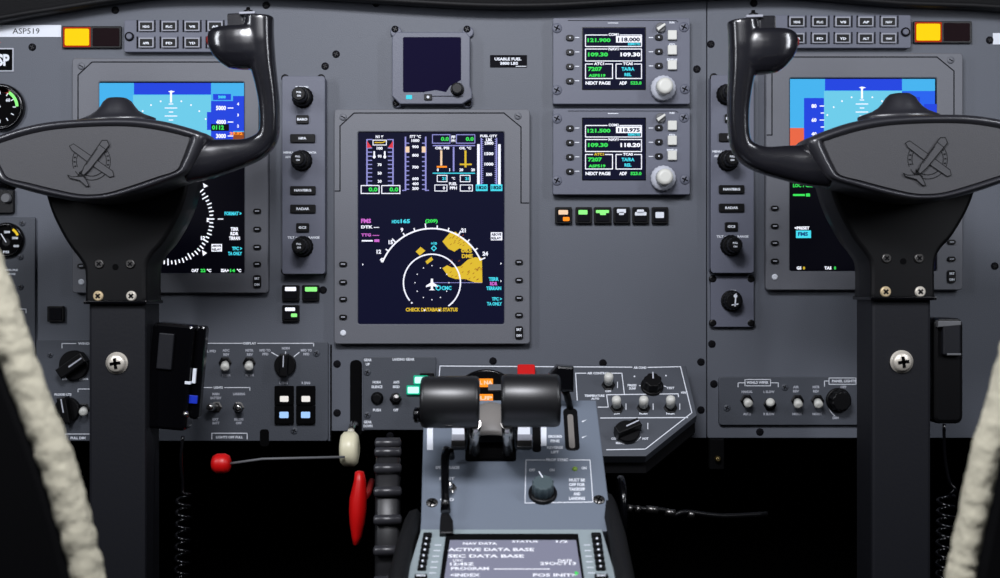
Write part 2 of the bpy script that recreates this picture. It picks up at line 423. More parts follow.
s.quad(211, 124, 229, 131, hs+E*9, 'e_black'); s.text('0112', 218, 127.5, 4.5, hs+E*10, 'e_green', 12); s.text('29.92', 236, 133.5, 3, hs+E*10, 'e_org', 13)
for k in range(72):
    a = math.radians(k*5); r0 = 46 if k % 2 == 0 else 45; r1 = 42 if k % 6 else 40
    s.line([(168+r0*math.cos(a), 219-r0*math.sin(a)), (168+r1*math.cos(a), 219-r1*math.sin(a))], 1.3, e6, 'e_white')
s.flat([(203, 183), (208, 186), (204, 188)], e6, 'e_white'); s.flat([(202, 250), (207, 253), (203, 256)], e6, 'e_white'); s.line([(218, 219), (223, 219)], 1, e6, 'e_white')
for tx, ty, a_ in (('E', 208, 220), ('12', 203, 238)): s.text(tx, ty, a_, 4, e6, 'e_white')
s.text('FORMAT >', 233, 213.5, 3.8, e6, 'e_cyan', 17)
for k, n in enumerate(('TERR', 'RDR', 'TERRAIN')): s.text(n, 234.5, 229+k*4.6, 3.5, e6, 'e_white', 8+3*(k == 2)+0*(k == 1))
s.quad(211.5, 244, 222, 251.5, e6, 'e_white'); s.text('ABOVE', 216.7, 246, 2.4, e6+E, 'e_black', 9); s.text('RELAY', 216.7, 249.5, 2.4, e6+E, 'e_black', 9)
s.text('TFC >', 237, 248.5, 3.6, e6, 'e_cyan', 10); s.text('TA ONLY', 235, 253.5, 3.6, e6, 'e_cyan', 14)
s.text('OAT', 195, 270.5, 3.4, e6, 'e_white', 7); s.text('22', 203, 270.5, 3.4, e6, 'e_green', 5); s.text('°C', 209, 270.5, 3.4, e6, 'e_white')
s.text('ISA+', 225, 270.5, 3.4, e6, 'e_white', 8); s.text('14', 232.5, 270.5, 3.4, e6, 'e_green', 5); s.text('°C', 239, 270.5, 3.4, e6, 'e_white')
s.text('HDG 165', 120, 200, 4, e6, 'e_cyan'); s.text('GS 0', 108, 270, 3.4, e6, 'e_white')
s.build('screen', t.e)
t, s, hs = display('primary_flight_display', 'right large display showing blue sky and a dark lower half behind the right yoke', 766, 53, 963, 290, 790, 78, 937, 271)
pfd(s, hs, 790, 78, True); e6 = hs+E*14
s.text('LOC 1 CRS', 803, 185.5, 3.6, e6, 'e_green', 20); s.text('-----', 799, 195, 2, e6, 'e_green', 12); s.quad(806, 193.5, 810, 196.5, e6, 'e_green')
s.text('<PRESET', 802, 228, 3.2, e6, 'e_white', 15); s.quad(796, 230.5, 811, 238, e6, 'e_cyan'); s.text('FMS', 803, 234, 4, e6+E, 'e_blu3', 10)
s.text('GS', 799, 268, 3.2, e6, 'e_white'); s.text('0', 804, 268, 3.2, e6, 'e_yel'); s.text('TAS', 828, 268, 3.2, e6, 'e_white'); s.text('0', 835, 268, 3.2, e6, 'e_green')
s.quad(920, 240, 935, 269, e6, 'e_navy')
for k in range(0):
    a = math.radians(k*5); s.line([(866+44*math.cos(a), 222-44*math.sin(a)), (866+(41 if k % 2 else 39)*math.cos(a), 222-(41 if k % 2 else 39)*math.sin(a))], 1.1, e6, 'e_white')
s.build('screen', t.e)

# multifunction display, centre
t, s, hs = display('multifunction_display', 'central large display with engine tapes above a navigation map', 334, 109, 530, 344, 358, 132, 504, 324)
s.quad(358, 132.5, 504, 324, hs+E, 'e_navy'); e = hs+E*3; e2 = hs+E*5; e3 = hs+E*7; W = 'e_white'; LV = 'e_lav'
qx = lambda X: 350+X/8.256; qy = lambda Y: 125+Y/8.256              # readings taken from the engine tapes
s.text('N1 %', qx(245), qy(97), 3, e, W, 8)
for X, sg in ((140, 1), (355, -1)):
    s.line([(qx(X), qy(120)), (qx(X), qy(492))], 1.4, e, LV); s.line([(qx(X), qy(120)), (qx(X+sg*45), qy(120))], 1, e, LV)
    for k in range(10): s.line([(qx(X), qy(190+k*34)), (qx(X+sg*40), qy(190+k*34))], 1, e, LV)
    s.flat([(qx(X), qy(130)), (qx(X+sg*40), qy(185)), (qx(X), qy(190))], e2, 'e_red')
s.frame(qx(190), qy(125), qx(300), qy(165), .8, e2, W); s.line([(qx(205), qy(145)), (qx(270), qy(145)), (qx(290), qy(135))], 1, e2, 'e_yel')
for n, Y in (('100', 192), ('90', 258), ('70', 328), ('50', 398), ('30', 465)): s.text(n, qx(245), qy(Y), 3, e2, W, 6 if len(n) == 3 else 4)
for X in (200, 287): s.line([(qx(X), qy(220)), (qx(X), qy(272))], 1.6, e2, W); s.disc(qx(X), qy(262), 1.5, e2, W)
for a, b in ((92, 240), (262, 412)): s.frame(qx(a), qy(500), qx(b), qy(565), .9, e2, W); s.text('0.0', qx(b)-6, qy(532), 4.4, e2, 'e_green', 9)
s.text('ITT °C', qx(540), qy(95), 3, e, W, 11)
for X, sg in ((458, 1), (625, -1)):
    s.line([(qx(X), qy(100)), (qx(X), qy(540))], 1.5, e, LV); s.line([(qx(X), qy(540)), (qx(X-sg*25), qy(540))], 1, e, LV)
    for k in range(11): s.line([(qx(X), qy(150+k*38)), (qx(X+sg*28), qy(150+k*38))], 1, e, LV)
    s.quad(min(qx(X), qx(X+sg*32)), qy(178), max(qx(X), qx(X+sg*32)), qy(226), e2, 'e_peach')
for n, Y in (('1000', 128), ('900', 180), ('800', 250), ('700', 348), ('600', 443), ('400', 485), ('200', 524)): s.text(n, qx(540), qy(Y), 3, e2, W, 8 if len(n) == 4 else 6.5)
rx = lambda X: 430+X/8.256
for a, b in ((20, 165), (218, 370)): s.frame(rx(a), qy(80), rx(b), qy(150), .8, e, LV); s.text('0.0', rx(b-42), qy(115), 4, e2, 'e_green', 8)
s.text('FF', rx(193), qy(100), 3, e2, W, 4); s.text('PPH', rx(193), qy(130), 2.6, e2, W, 4)
s.line([(rx(25), qy(170)), (rx(370), qy(170))], 1, e, LV); s.text('OIL PSI', rx(100), qy(190), 2.8, e2, W, 14); s.text('OIL °C', rx(290), qy(190), 2.8, e2, W, 12)
s.line([(rx(195), qy(185)), (rx(195), qy(378))], 1.6, e, LV)
s.line([(rx(93), qy(215)), (rx(93), qy(330))], 2, e2, 'e_peach'); s.line([(rx(293), qy(215)), (rx(293), qy(345))], 2, e2, 'e_yel')
s.line([(rx(60), qy(345)), (rx(135), qy(345))], 1.6, e2, 'e_org'); s.line([(rx(250), qy(325)), (rx(340), qy(325))], 1.6, e2, 'e_yel')
for n, X in (('0', 65), ('1', 162), ('20', 258), ('20', 355)): s.text(n, rx(X), qy(370), 3, e2, W)
s.line([(rx(25), qy(398)), (rx(370), qy(398))], 1, e, 'e_cyan')
for a, b, y0, y1, n in ((60, 140, 415, 468, '21'), (250, 330, 415, 468, '21'), (40, 140, 495, 545, '0'), (250, 350, 495, 545, '0')):
    s.frame(rx(a), qy(y0), rx(b), qy(y1), .8, e, W); s.text(n, rx(b)-3, qy((y0+y1)/2), 3.2, e2, 'e_cyan' if y0 < 450 else W)
s.text('°C', rx(193), qy(440), 2.6, e2, W); s.text('FUEL', rx(190), qy(485), 3, e2, W, 8); s.text('PPH', rx(193), qy(520), 3, e2, W, 7)
s.text('FUEL QTY', rx(485), qy(92), 3, e2, W, 17)
for X, sg in ((400, 1), (573, -1)):
    s.line([(rx(X), qy(165)), (rx(X), qy(500))], 2.6, e, W); s.line([(rx(X+sg*24), qy(110)), (rx(X+sg*24), qy(495))], 1.4, e, LV)
    for k in range(22): s.line([(rx(X+sg*24), qy(120+k*17)), (rx(X+sg*38), qy(120+k*17))], .7, e, LV)
for n, Y in (('LBS', 122), ('2000', 150), ('1500', 237), ('1000', 323), ('500', 408)): s.text(n, rx(487), qy(Y), 3.2, e2, W, 9 if len(n) > 3 else 6)
for a, b in ((378, 475), (500, 597)): s.quad(rx(a), qy(490), rx(b), qy(545), e2, 'e_cyan'); s.text('1820', rx((a+b)/2), qy(517), 3.6, e3, 'e_navy', 10)
mx = lambda X: 320+X/4.127; my = lambda Y: 210+Y/4.127              # the map half
s.text('FMS', mx(190), my(45), 4.4, e, 'e_mag', 10); s.text('DTK ---', mx(207), my(70), 3, e, W, 18); s.text('TTG ----', mx(207), my(103), 3, e, 'e_mag', 18); s.text('-----', mx(195), my(127), 1.4, e, W, 11); s.quad(mx(224), my(121), mx(245), my(132), e, 'e_mag')
s.text('HDG', mx(312), my(48), 3.4, e, 'e_cyan', 7.5); s.text('165', mx(352), my(46), 4.2, e, 'e_cyan', 9.5)
s.text('(209)', mx(460), my(47), 4.6, e, 'e_green', 12.5)
cx, cy = mx(462), my(300)
s.arc(cx, my(295), 53, 24, 157, 1.5, e2, W, 40)
for k in range(12):
    a = math.radians(24+k*12.1); r = 56 if k % 3 else 58; s.line([(cx+53*math.cos(a), my(295)-53*math.sin(a)), (cx+r*math.cos(a), my(295)-r*math.sin(a))], 1.2, e2, W)
for n, X, Y in (('12', 243, 172), ('9', 338, 82), ('15', 292, 133), ('21', 592, 84), ('24', 682, 180), ('E', 257, 207)): s.text(n, mx(X), my(Y), 4.2, e2, W)
s.arc(cx, cy, 28.5, -128+90, 360-128-10-4, 1.3, e3, W, 60)
s.arc(cx, cy, 28.5, -54, -38, 1.3, e3, W, 4)
for k in range(12): a = math.radians(k*30); s.disc(cx+17*math.cos(a), cy-17*math.sin(a), .6, e3, W, 8)
for k in range(0, 12): a = math.radians(k*30+15); s.disc(cx+28.5*math.cos(a), cy-28.5*math.sin(a), .9, e3+E, W, 8)
Y1 = [(505, 130), (535, 95), (560, 90), (600, 125), (635, 155), (600, 165), (575, 158), (555, 172), (530, 160)]
Y2 = [(505, 240), (525, 228), (545, 238), (580, 232), (610, 205), (640, 195), (668, 198), (670, 300), (640, 300), (600, 285), (560, 285), (530, 275)]
for Y_ in (Y1, Y2): s.flat([(mx(a), my(b)) for a, b in Y_], e, 'e_yel')
for a in ((395, 172), (432, 213)): pass
s.flat([(mx(395), my(172)), (mx(415), my(152)), (mx(435), my(168)), (mx(412), my(188))], e, 'e_yel'); s.flat([(mx(435), my(212)), (mx(460), my(193)), (mx(467), my(205)), (mx(442), my(224))], e, 'e_yel')
random.seed(3)
for k in range(46):                                                 # dark speckle in the terrain patches
    a = random.uniform(mx(530), mx(665)); b = random.uniform(my(210), my(290)) if k % 3 else random.uniform(my(105), my(150))
    if k % 3 == 0: a = random.uniform(mx(530), mx(595))
    s.line([(a, b), (a+1.6, b-1.2)], .5, e2, 'e_brown')
s.text('065', mx(605), my(168), 4.2, e3, 'e_yel', 11); s.text('DME', mx(608), my(190), 4.2, e3, 'e_yel', 11)
s.text('+10', mx(470), my(138), 3, e3, 'e_cyan', 6); s.line([(mx(470), my(148)), (mx(480), my(158)), (mx(470), my(168)), (mx(460), my(158))], 1, e3, 'e_cyan', True)
s.flat([(cx-1, cy-4), (cx+1, cy-4), (cx+1.4, cy), (cx+6, cy+3), (cx+6, cy+4.5), (cx+1.2, cy+3.4), (cx+1, cy+6), (cx+3, cy+7.5), (cx-3, cy+7.5), (cx-1, cy+6), (cx-1.2, cy+3.4), (cx-6, cy+4.5), (cx-6, cy+3), (cx-1.4, cy)], e3+E, W)
s.arc(mx(488), my(321), 2.3, 0, 360, 1, e3+E, 'e_cyan', 8); s.text('CMC', mx(522), my(322), 4, e3+E, 'e_cyan', 10)
s.line([(cx, cy), (mx(668), my(300))], .5, e, LV)
s.text('CHECK DATABASE STATUS', mx(461), my(411), 3.8, e3, 'e_yel', 52)
s.quad(mx(705), my(92), mx(752), my(125), e, 'e_white'); s.text('ABOVE', mx(728), my(101), 2.8, e2, 'e_navy', 10); s.text('RELAY', mx(728), my(116), 2.8, e2, 'e_navy', 10)
for k, n in enumerate(('TERR', 'RDR', 'TERRAIN')): s.text(n, mx(717), my(285+k*19), 3.6, e, ('e_cyan', 'e_mag', 'e_cyan')[k], (10, 7.5, 15)[k])
s.text('TFC >', mx(730), my(367), 3.4, e, 'e_cyan', 10); s.text('TA ONLY', mx(720), my(387), 3.6, e, 'e_cyan', 15)
s.flat([(mx(745), my(288)), (mx(750), my(293)), (mx(745), my(298))], e, W); s.flat([(mx(745), my(216)), (mx(750), my(221)), (mx(745), my(226))], e, W); s.flat([(mx(175), my(220)), (mx(180), my(225)), (mx(175), my(230))], e, W)
s.build('screen', t.e)

# ------------------------------------------------------------------ standby display
t = T('standby_display', 'small square switched-off standby display above the central display', 'display', 431, 104)
H = .014
m = t.mb('unit')
m.poly([(396, 32), (466, 32), (470, 37), (470, 86), (472, 92), (472, 98), (462, 104), (400, 104), (392, 96), (392, 37)], 0, H, .001)
m.build('case', t.e)
m = t.mb('unit')
for a, b in ((396, 32), (468, 32), (398, 102), (467, 102)): m.lathe(a, b, .004, [(.006, 0), (.006, .004), (.005, .0045)], 'unit', 20)
m.build('mounting_lugs', t.e)
for a, b in ((395, 29), (467, 29), (396, 103), (468, 103)): screw(t, a, b, .004, 3.6, 'groove')
m = t.mb('glass_dark'); m.rect(403, 37, 461, 92, H-.0005, H+.0008, 1.5, .0003, 'glass_dark'); m.build('screen', t.e)
m = t.mb('unit'); m.poly([(424, 92), (436, 90), (446, 92), (450, 86), (461, 80), (463, 96), (424, 96)], H, H+.0014, .0003); m.build('lower_bezel', t.e)
m = t.mb('e_cyan'); m.rect(406, 95, 412, 99, H-.001, H+.0008, .5, .0002, 'e_cyan'); m.build('indicator', t.e)
key(t, 424, 94, 432, 100, H, .002, 'black'); m = t.mb('white'); m.disc(428, 97, 1.4, H+.0024, 'white', 10); m.build('button_mark', t.e)
knob(t, 457, 88, 6, H, .010, 'black', 14, marks=False)

m = MB(mini(PF, 510, 61, 0), 'groove'); m.rect(490, 55, 527, 67.5, 0, .0006, .5, .0002, 'groove')
m.text('USABLE FUEL', 508, 59, 3, .0008, 'white', 27); m.text('3800 LBS', 509, 63.3, 3, .0008, 'white', 18); m.line([(516, 66.3), (526, 66.3)], .7, .0008, 'white')
m.top('placard', 'dark placard reading usable fuel on the upper centre of the panel', 'placard')

# ------------------------------------------------------------------ radio tuning units
def radio(label, y, stby, nav2, atc, recall):
    t = T('radio_tuning_unit', label, 'radio unit', 621, y+84, 0, group='radio tuning units')
    H = .011; m = t.mb('unit'); m.rect(553, y-2, 690, y+84, 0, H, 1.5, .0006, 'unit')
    m.line([(568, y+.5), (676, y+.5), (678, y+2)], .6, H+.0002, 'groove'); m.line([(608, y+3), (618, y+3)], .7, H+.0002, 'white')
    for b in (0, 1): m.text('PUSH', (672, 660)[b], (y+2.5, y+12)[b], 2, H+.0002, 'white', 5)
    for b, n in ((24.5, 'STO'), (39.5, 'DME-H')): m.text(n, 672, y+b, 2.2, H+.0002, 'white', 10 if b > 30 else 6)
    for k in range(4): m.line([(575, y+17.5+k*14.4), (579, y+17.5+k*14.4)], .8, H+.0002, 'white')
    for k in range(3): m.line([(649, y+17.5+k*14.2), (653, y+17.5+k*14.2)], .8, H+.0002, 'white')
    m.build('case', t.e)
    for a, b in ((557, 8), (684, 7), (557, 70), (685, 69)): screw(t, a, y+b, H, 5, 'unit', 'groove', cross=True)
    for k in range(4):
        o = key(t, 566, y+14.7+k*14.4, 574, y+20.5+k*14.4, H, .0025, 'black', '.', 1.6, 'white', 'line_key', 2.5)
    for k in range(3): key(t, 655, y+14.2+k*14.2, 663, y+20+k*14.2, H, .0025, 'black', '.', 1.6, 'white', 'line_key', 2.5)
    for k in range(3):
        m = t.mb('knobwhite'); m.rect(668, y+10+k*15, 677, y+19.5+k*15, H-.001, H+.004, .8, .0008, 'knobwhite'); m.build('square_key', t.e)
    m = t.mb('knobwhite'); a = m.P(661, y+7, H+.004)
    c = m.P(661, y+7, H+.005); m.lathe3((c.x, c.y), [(.0052, H), (.0052, H+.003), (.004, H+.0035)], 'grey', 20)
    ang = math.radians(35); dx, dy = math.cos(ang), math.sin(ang)
    m.prism([(c.x+(p*dx-q*dy)*.0052, c.y+(p*dy+q*dx)*.0052) for p, q in ((-.9, -.35), (1, -.2), (1, .2), (-.9, .35))], H+.002, H+.007, .0005, 'knobwhite'); m.build('selector_knob', t.e)
    m = t.mb('knobwhite'); cb = m.P(664, y+67, H+.012)
    m.lathe3((cb.x, cb.y), [(.0135, H), (.0135, H+.006), (.0128, H+.009), (.009, H+.0095)], 'dimwhite', 36, 18, .05); k1 = m.build('tuning_knob', t.e)
    m = t.mb('knobwhite'); m.lathe3((cb.x, cb.y), [(.0088, H+.009), (.0088, H+.020), (.0075, H+.0225), (.005, H+.0232)], 'knobwhite', 36, 18, .05); m.build('inner_knob', k1)
    s = t.mb('e_black'); h = H+.0004; s.rect(582, y+7, 646, y+70, H-.001, h, .8, .0002, 'gloss'); s.quad(583, y+8, 645, y+69, h+E, 'e_navy'); h1 = h+2*E; h2 = h+4*E
    s.frame(585.5, y+15, 641.5, y+26.5, .9, h1, W); s.frame(585.5, y+29, 641.5, y+41, .9, h1, W); s.frame(585.5, y+44, 612.5, y+58.5, .9, h1, W); s.frame(616, y+44, 641.5, y+58.5, .9, h1, W)
    for n, X, Y, w_ in (('COM1', 613.5, 14.5, 10), ('NAV1', 613.5, 29, 10), (('ATC1', 599, 43.7, 10)), ('TCAS', 628, 43.7, 10)):
        s.quad(X-6, y+Y-1.6, X+6, y+Y+1.6, h2, 'e_navy'); s.text(n, X, y+Y, 2.8, h2+E, 'e_yel' if (n == 'ATC1' and atc) else W, w_)
    s.text('121.900' if not atc else '121.500', 599, y+20.2, 4, h1, 'e_green', 23); s.quad(616, y+16, 641, y+22.5, h1+E, W); s.text(stby, 629, y+19.5, 4.2, h2+E, 'e_navy', 22)
    s.text('REMOTE', 634, y+24, 2.6, h1+E, 'e_cyan', 12); s.text('109.30', 598, y+34.5, 4.2, h1, 'e_green', 20); s.text(nav2, 630.5, y+34.5, 4.2, h1, W, 20)
    s.text('7207', 595, y+49, 4.2, h1, 'e_green', 14); s.text('ASP519', 597, y+55.5, 3, h1, 'e_green', 17)
    s.text('TA/RA', 628, y+49, 3.6, h1, 'e_cyan', 13); s.text('REL', 628, y+54.5, 3.2, h1, 'e_cyan', 7)
    s.text('NEXT PAGE', 598, y+63, 3.4, h1, W, 25); s.text('ADF', 623, y+63, 3.4, h1, W, 7.5); s.text('523.0', 636, y+63, 3.4, h1, 'e_green', 11)
    s.build('screen', t.e)
radio('upper radio tuning unit reading 121.900, right of the standby display', 20, '118.000', '109.30', False, '')
radio('lower radio tuning unit reading 121.500, above the row of square switches', 110.5, '118.975', '118.20', True, '')

# annunciator push switches under the radios and beside the left strip
def pushsw(label, x0, y0, x1, y1, marks, group, T_=PF):
    t = T('push_switch', label, 'push switch', (x0+x1)/2, y1, 0, group=group)
    m = t.mb('black'); m.rect(x0, y0, x1, y1, 0, .005, 1.2, .0006, 'black'); m.build('housing', t.e)
    m = t.mb('black'); m.rect(x0+2, y0+2, x1-2, y1-2, .004, .0062, 1, .0005, 'groove')
    for (a, b, c, d, mt) in marks: m.rect(a, b, c, d, .006, .0066, .8, .0001, mt)
    m.build('lens_cap', t.e)
g = 'push switches under the radios'
names = ['push switch with white and orange legends, leftmost of the row under the radios', 'push switch with short green legend, second in the row under the radios',
         'push switch with wide green legend, third in the row under the radios', 'push switch with notched white legend, fourth in the row under the radios',
         'push switch with domed white legend, fifth in the row under the radios', 'push switch with low white legend, rightmost of the row under the radios']
mk = [[(558.5, 210, 568, 214.5, 'e_peach'), (563, 217, 569.5, 221, 'e_org')], [(578.5, 210, 587.5, 214.5, 'e_lgreen')], [(596, 210, 609, 213, 'e_lgreen'), (600, 212, 606, 215, 'e_lgreen')],
      [(617, 209, 626, 213, 'white'), (619, 212, 624, 215, 'white')], [(637, 209.5, 644, 213, 'white'), (635, 212, 646.5, 215.5, 'white')], [(655.5, 212, 664, 218, 'white')]]
for i, (x0, x1) in enumerate(((555, 572), (575.5, 592), (594, 611.5), (613.5, 630), (632.5, 649), (652, 668.5))):
    pushsw(names[i], x0, 207, x1, 223.5, mk[i], g)
g = 'push switches below the left control strip'
pushsw('push switch with white legend below the left control strip', 282, 285, 299, 301, [(285, 287, 296, 291, 'e_white')], g)
pushsw('push switch with bright green legend below the left control strip', 302, 285, 319, 301, [(305, 287, 317, 291.5, 'e_lgreen')], g)
pushsw('push switch with white and small green legend, lowest below the left control strip', 282, 305, 299, 321.5, [(285, 307.5, 295, 311, 'e_white'), (291, 313.5, 297, 317, 'e_lgreen')], g)
pushsw('small black unlit push switch behind the left seat edge', 47, 306, 63.5, 322, [], None)
m = None

# ------------------------------------------------------------------ control strips
def strip(label, x0, y0, kn, seed, mirror=False):
    t = T('display_control_strip', label, 'control panel', x0+22, y0+198, 0, group='display control strips')
    H = .016; m = t.mb('unit'); m.rect(x0, y0, x0+43, y0+198, 0, H, 3, .0006, 'unit')
    m.text('PUSH STD', x0+20, y0+11, 1.8, H+.0002, 'white', 13)
    m.text('MENU', x0+6, y0+76.5, 2.2, H+.0002, 'white', 9); m.line([(x0+12, y0+76.5), (x0+24, y0+76.5)], 1, H+.0002, 'white'); m.text('ADV', x0+6, y0+81, 2.2, H+.0002, 'white', 6); m.text('DATA', x0+30, y0+76.5, 2.2, H+.0002, 'white', 9)
    m.text('TILT', x0+9, y0+161.5, 2.4, H+.0002, 'white', 7); m.line([(x0+14, y0+161.5), (x0+24, y0+161.5)], 1, H+.0002, 'white'); m.text('RANGE', x0+32, y0+161.5, 2.4, H+.0002, 'white', 11)
    m.build('face_plate', t.e)
    for a, b in ((3, 2), (39, 2), (3, 195), (39, 195)): screw(t, x0+a, y0+b, H-.002, 4, 'black')
    for (kx, ky) in kn:
        m = t.mb('black'); cb = m.P(kx+(500-kx)*.014, ky+(289-ky)*.014, H); R = .0098
        m.lathe3((cb.x, cb.y), [(.0115, H), (.0115, H+.0012), (R, H+.0015), (R, H+.010), (R*.92, H+.012)], 'black', 48, 16, .06)
        k1 = m.build('knob', t.e); m = t.mb('black'); m.lathe3((cb.x, cb.y), [(R*.8, H+.010), (R*.78, H+.026), (R*.66, H+.028)], 'black', 48, 14, .08)
        mid = (kx-(500-kx)*.006, ky-(289-ky)*.006)
        m.text('PULL', mid[0], mid[1]-1.8, 1.9, H+.0283, 'white', 5); m.text('ON', mid[0], mid[1]+1.8, 1.9, H+.0283, 'white', 3.8); m.build('inner_knob', k1)
    for a, b, c, d, n in ((14, 39, 26.5, 47.5, 'BARO'), (8, 58, 33, 66.5, 'HPA'), (8, 110, 33.5, 118.5, 'NAV/BRG'), (8, 128.5, 33.5, 137, 'RADAR'), (14, 147, 27, 156, 'GCS')):
        key(t, x0+a, y0+b, x0+c, y0+d, H, .0025, 'black', n, 2.6, 'white', wp=min(len(n)*2.6, 17))
strip('tall control strip with three black knobs, left of the central display', 282, 76, ((300, 95), (299, 159), (300, 246)), 1)
strip('tall control strip with three black knobs, beside the right yoke grip', 711, 75, ((730, 92), (731, 159), (734, 245)), 2)
t = T('knob_panel', 'short panel with one large knob, below the right control strip', 'control panel', 732, 327)
m = t.mb('unit'); m.rect(711, 276, 754, 327, 0, .006, 3, .0006, 'unit'); m.text('CRS', 733, 291, 2.2, .0062, 'white', 6); m.build('face_plate', t.e)
for a, b in ((713, 279), (751, 279), (713, 323), (751, 323)): screw(t, a, b, .005, 4, 'black')
knob(t, 734, 301, 9.5, .006, .014, 'black', 16, marks=False); m = t.mb('white'); m.line([(736, 294), (735, 306)], 1.4, .0205, 'white'); m.line([(732, 305), (738, 304)], 1.2, .0205, 'white'); m.disc(735.5, 296, 2, .0206, 'white', 8); m.build('knob_mark', t.e)

# ------------------------------------------------------------------ flight guidance button strips
def fgp(label, x0, y0, x1, y1, cols, r0, r1, kx):
    t = T('button_strip', label, 'button panel', (x0+x1)/2, y1, 0, group='upper button strips')
    H = .008; m = t.mb('unit'); m.rect(x0, y0, x1, y1, 0, H, 2, .0006, 'unit')
    for c in cols:
        for r in (r0, r1):
            m.quad(c-9.5, r-6, c-7.8, r+6, H+.0001, 'groove'); m.quad(c+8.2, r-6, c+9.6, r+6, H+.0001, 'groove')
    m.build('face_plate', t.e)
    L = ['HDG', 'FLC', 'VS', 'AP', 'NAV', 'APPR', 'FD', 'YD', 'ALT', 'VNAV', 'SPD', 'CPL']
    i = 0
    for r in (r0, r1):
        for c in cols:
            m = t.mb('dimwhite'); m.rect(c-7.6, r-5, c+7.6, r+5, H-.001, H+.003, 1, .0005, 'frame'); m.rect(c-6.2, r-3.7, c+6.2, r+3.7, H+.002, H+.0033, .6, .0002, 'black')
            m.text(L[i % 12], c, r+.6, 2.4, H+.0036, 'white', 6.5); m.build('button', t.e); i += 1
    m = t.mb('black'); m.lathe(kx, (r0+r1)/2+2, H+.002, [(.0048, H-.001), (.0048, H+.0015), (.004, H+.002)], 'groove', 24); m.lathe(kx, (r0+r1)/2+2, H+.003, [(.0032, H), (.0032, H+.003), (.0026, H+.0035)], 'unit', 24); m.build('round_button', t.e)
fgp('two-row button strip beside the left amber caution light', 124, 20, 258, 52, [146, 169, 192, 215, 238], 26, 42.5, 129)
fgp('two-row button strip above the right display', 774, 15, 911, 48, [797, 820, 843, 866, 889], 21.5, 38, 906)
# caution lights
def caution(label, x0, x1, y0, y1, lit):
    t = T('warning_light_pair', label, 'warning light', (x0+x1)/2, y1, 0, group='master caution lights')
    m = t.mb('black'); m.rect(x0, y0, x1, y1, 0, .004, .8, .0005, 'black'); m.build('housing', t.e)
    xm = (x0+x1)/2
    m = t.mb('e_amber'); m.rect(x0+1, y0+1, xm-1, y1-1, .003, .0045, 1, .0003, 'e_halo'); m.rect(x0+2.6, y0+2.6, xm-2.6, y1-2.6, .004, .0052, 1.5, .0003, 'e_amber'); o = m.build('lit_lens', t.e); o['label'] = 'glowing amber lens'
    m = t.mb('e_dim'); m.rect(xm+1, y0+2, x1-2, y1-2, .003, .0047, 1, .0003, 'e_dim'); o = m.build('unlit_lens', t.e); o['label'] = 'dark unlit lens'
caution('lit amber caution light with dark neighbour, near the tail number placard', 62, 121, 26, 48, 1)
caution('lit amber caution light with dark neighbour, above the right display', 914, 972, 21, 43, 1)

# placards
m = MB(mini(PF, 30, 31, 0), 'dimwhite'); m.rect(-40, 25, 61, 37, 0, .0008, .3, .0002, 'white'); m.text('ASP519', 26, 31, 5.5, .001, 'groove', 27, bold=0)
m.top('placard', 'white tail number placard reading ASP519 at upper left', 'placard')
m = MB(mini(PF, 0, 60, 0), 'groove'); m.rect(-40, 48, 13.5, 71.5, 0, .0012, .3, .0002, 'dimwhite'); m.rect(-39, 49.2, 12.3, 70.3, .0008, .0014, .3, .0001, 'void'); m.text('ASP', -1, 60, 12, .0016, 'white', 21); m.flat([(-5, 41), (1, 42.5), (-5, 44)], .0003, 'red')
m.top('placard', 'black square placard with white frame below the tail number placard', 'placard')
m = MB(mini(PF, 1010, 38, 0), 'dimwhite'); m.rect(993, 33, 1060, 44.5, 0, .0008, .3, .0002, 'white'); m.text('ASP519', 1022, 39, 5.5, .001, 'groove', 27, bold=0)
m.top('placard', 'white placard cut off by the right edge of the photo', 'placard')

# airspeed gauge
t = T('round_gauge', 'round black gauge with red and green arc left of the left yoke', 'gauge', 0, 132)
m = t.mb('black'); R = .0235*1.0; m.lathe(0, 107, .006, [(R*1.06, 0), (R*1.06, .005), (R, .007), (R*.9, .007), (R*.88, .004)], 'gloss', 48); m.build('bezel', t.e)
m = t.mb('void'); m.disc(0, 107, 19.5, .0045, 'void', 40)
m.arc(0, 107, 17, 62, 110, 4, .0047, 'red', 16); m.arc(0, 107, 17, 5, 58, 3, .0047, 'e_lgreen', 16)
for k in range(12): a = math.radians(k*30); m.line([(13*math.cos(a), 107-13*math.sin(a)), (15.5*math.cos(a), 107-15.5*math.sin(a))], 1, .0048, 'white')
m.text('60', 8, 100, 3.5, .0048, 'white'); m.line([(0, 107), (-8, 96)], 1.5, .0052, 'white'); m.build('dial', t.e)
# lower left gauge panel
t = T('gauge_panel', 'dark subpanel with small round pressure gauge at the far left edge', 'gauge panel', 0, 340)
m = t.mb('lowpanel'); m.rect(-80, 217, 35, 452, 0, .004, 2, .0006, 'lowpanel'); m.text('PRESSURE', 9, 270, 2, .0042, 'white', 18); m.text('GAUGE', 11, 274, 2, .0042, 'white', 9); m.line([(5, 309), (26, 309), (26, 313)], .8, .0042, 'white'); m.build('face_plate', t.e)
m = t.mb('gloss'); m.lathe(6, 240, .008, [(.0185, .003), (.0185, .007), (.017, .009), (.0155, .009), (.015, .006)], 'gloss', 40); m.build('gauge_bezel', t.e)
m = t.mb('void'); m.disc(6, 240, 14, .0066, 'void', 32); m.arc(6, 240, 12.5, 25, 55, 2.5, .0068, 'e_yel', 8)
for n, a, b in (('200', 7, 232), ('300', 15, 238), ('400', 16, 246), ('PSI', 6, 252), ('100', -3, 238)): m.text(n, a, b, 2.6, .0069, 'white', 6)
m.disc(6, 242, 4, .0071, 'black'); m.line([(6, 242), (1, 234)], 1, .0073, 'white'); m.build('dial', t.e)
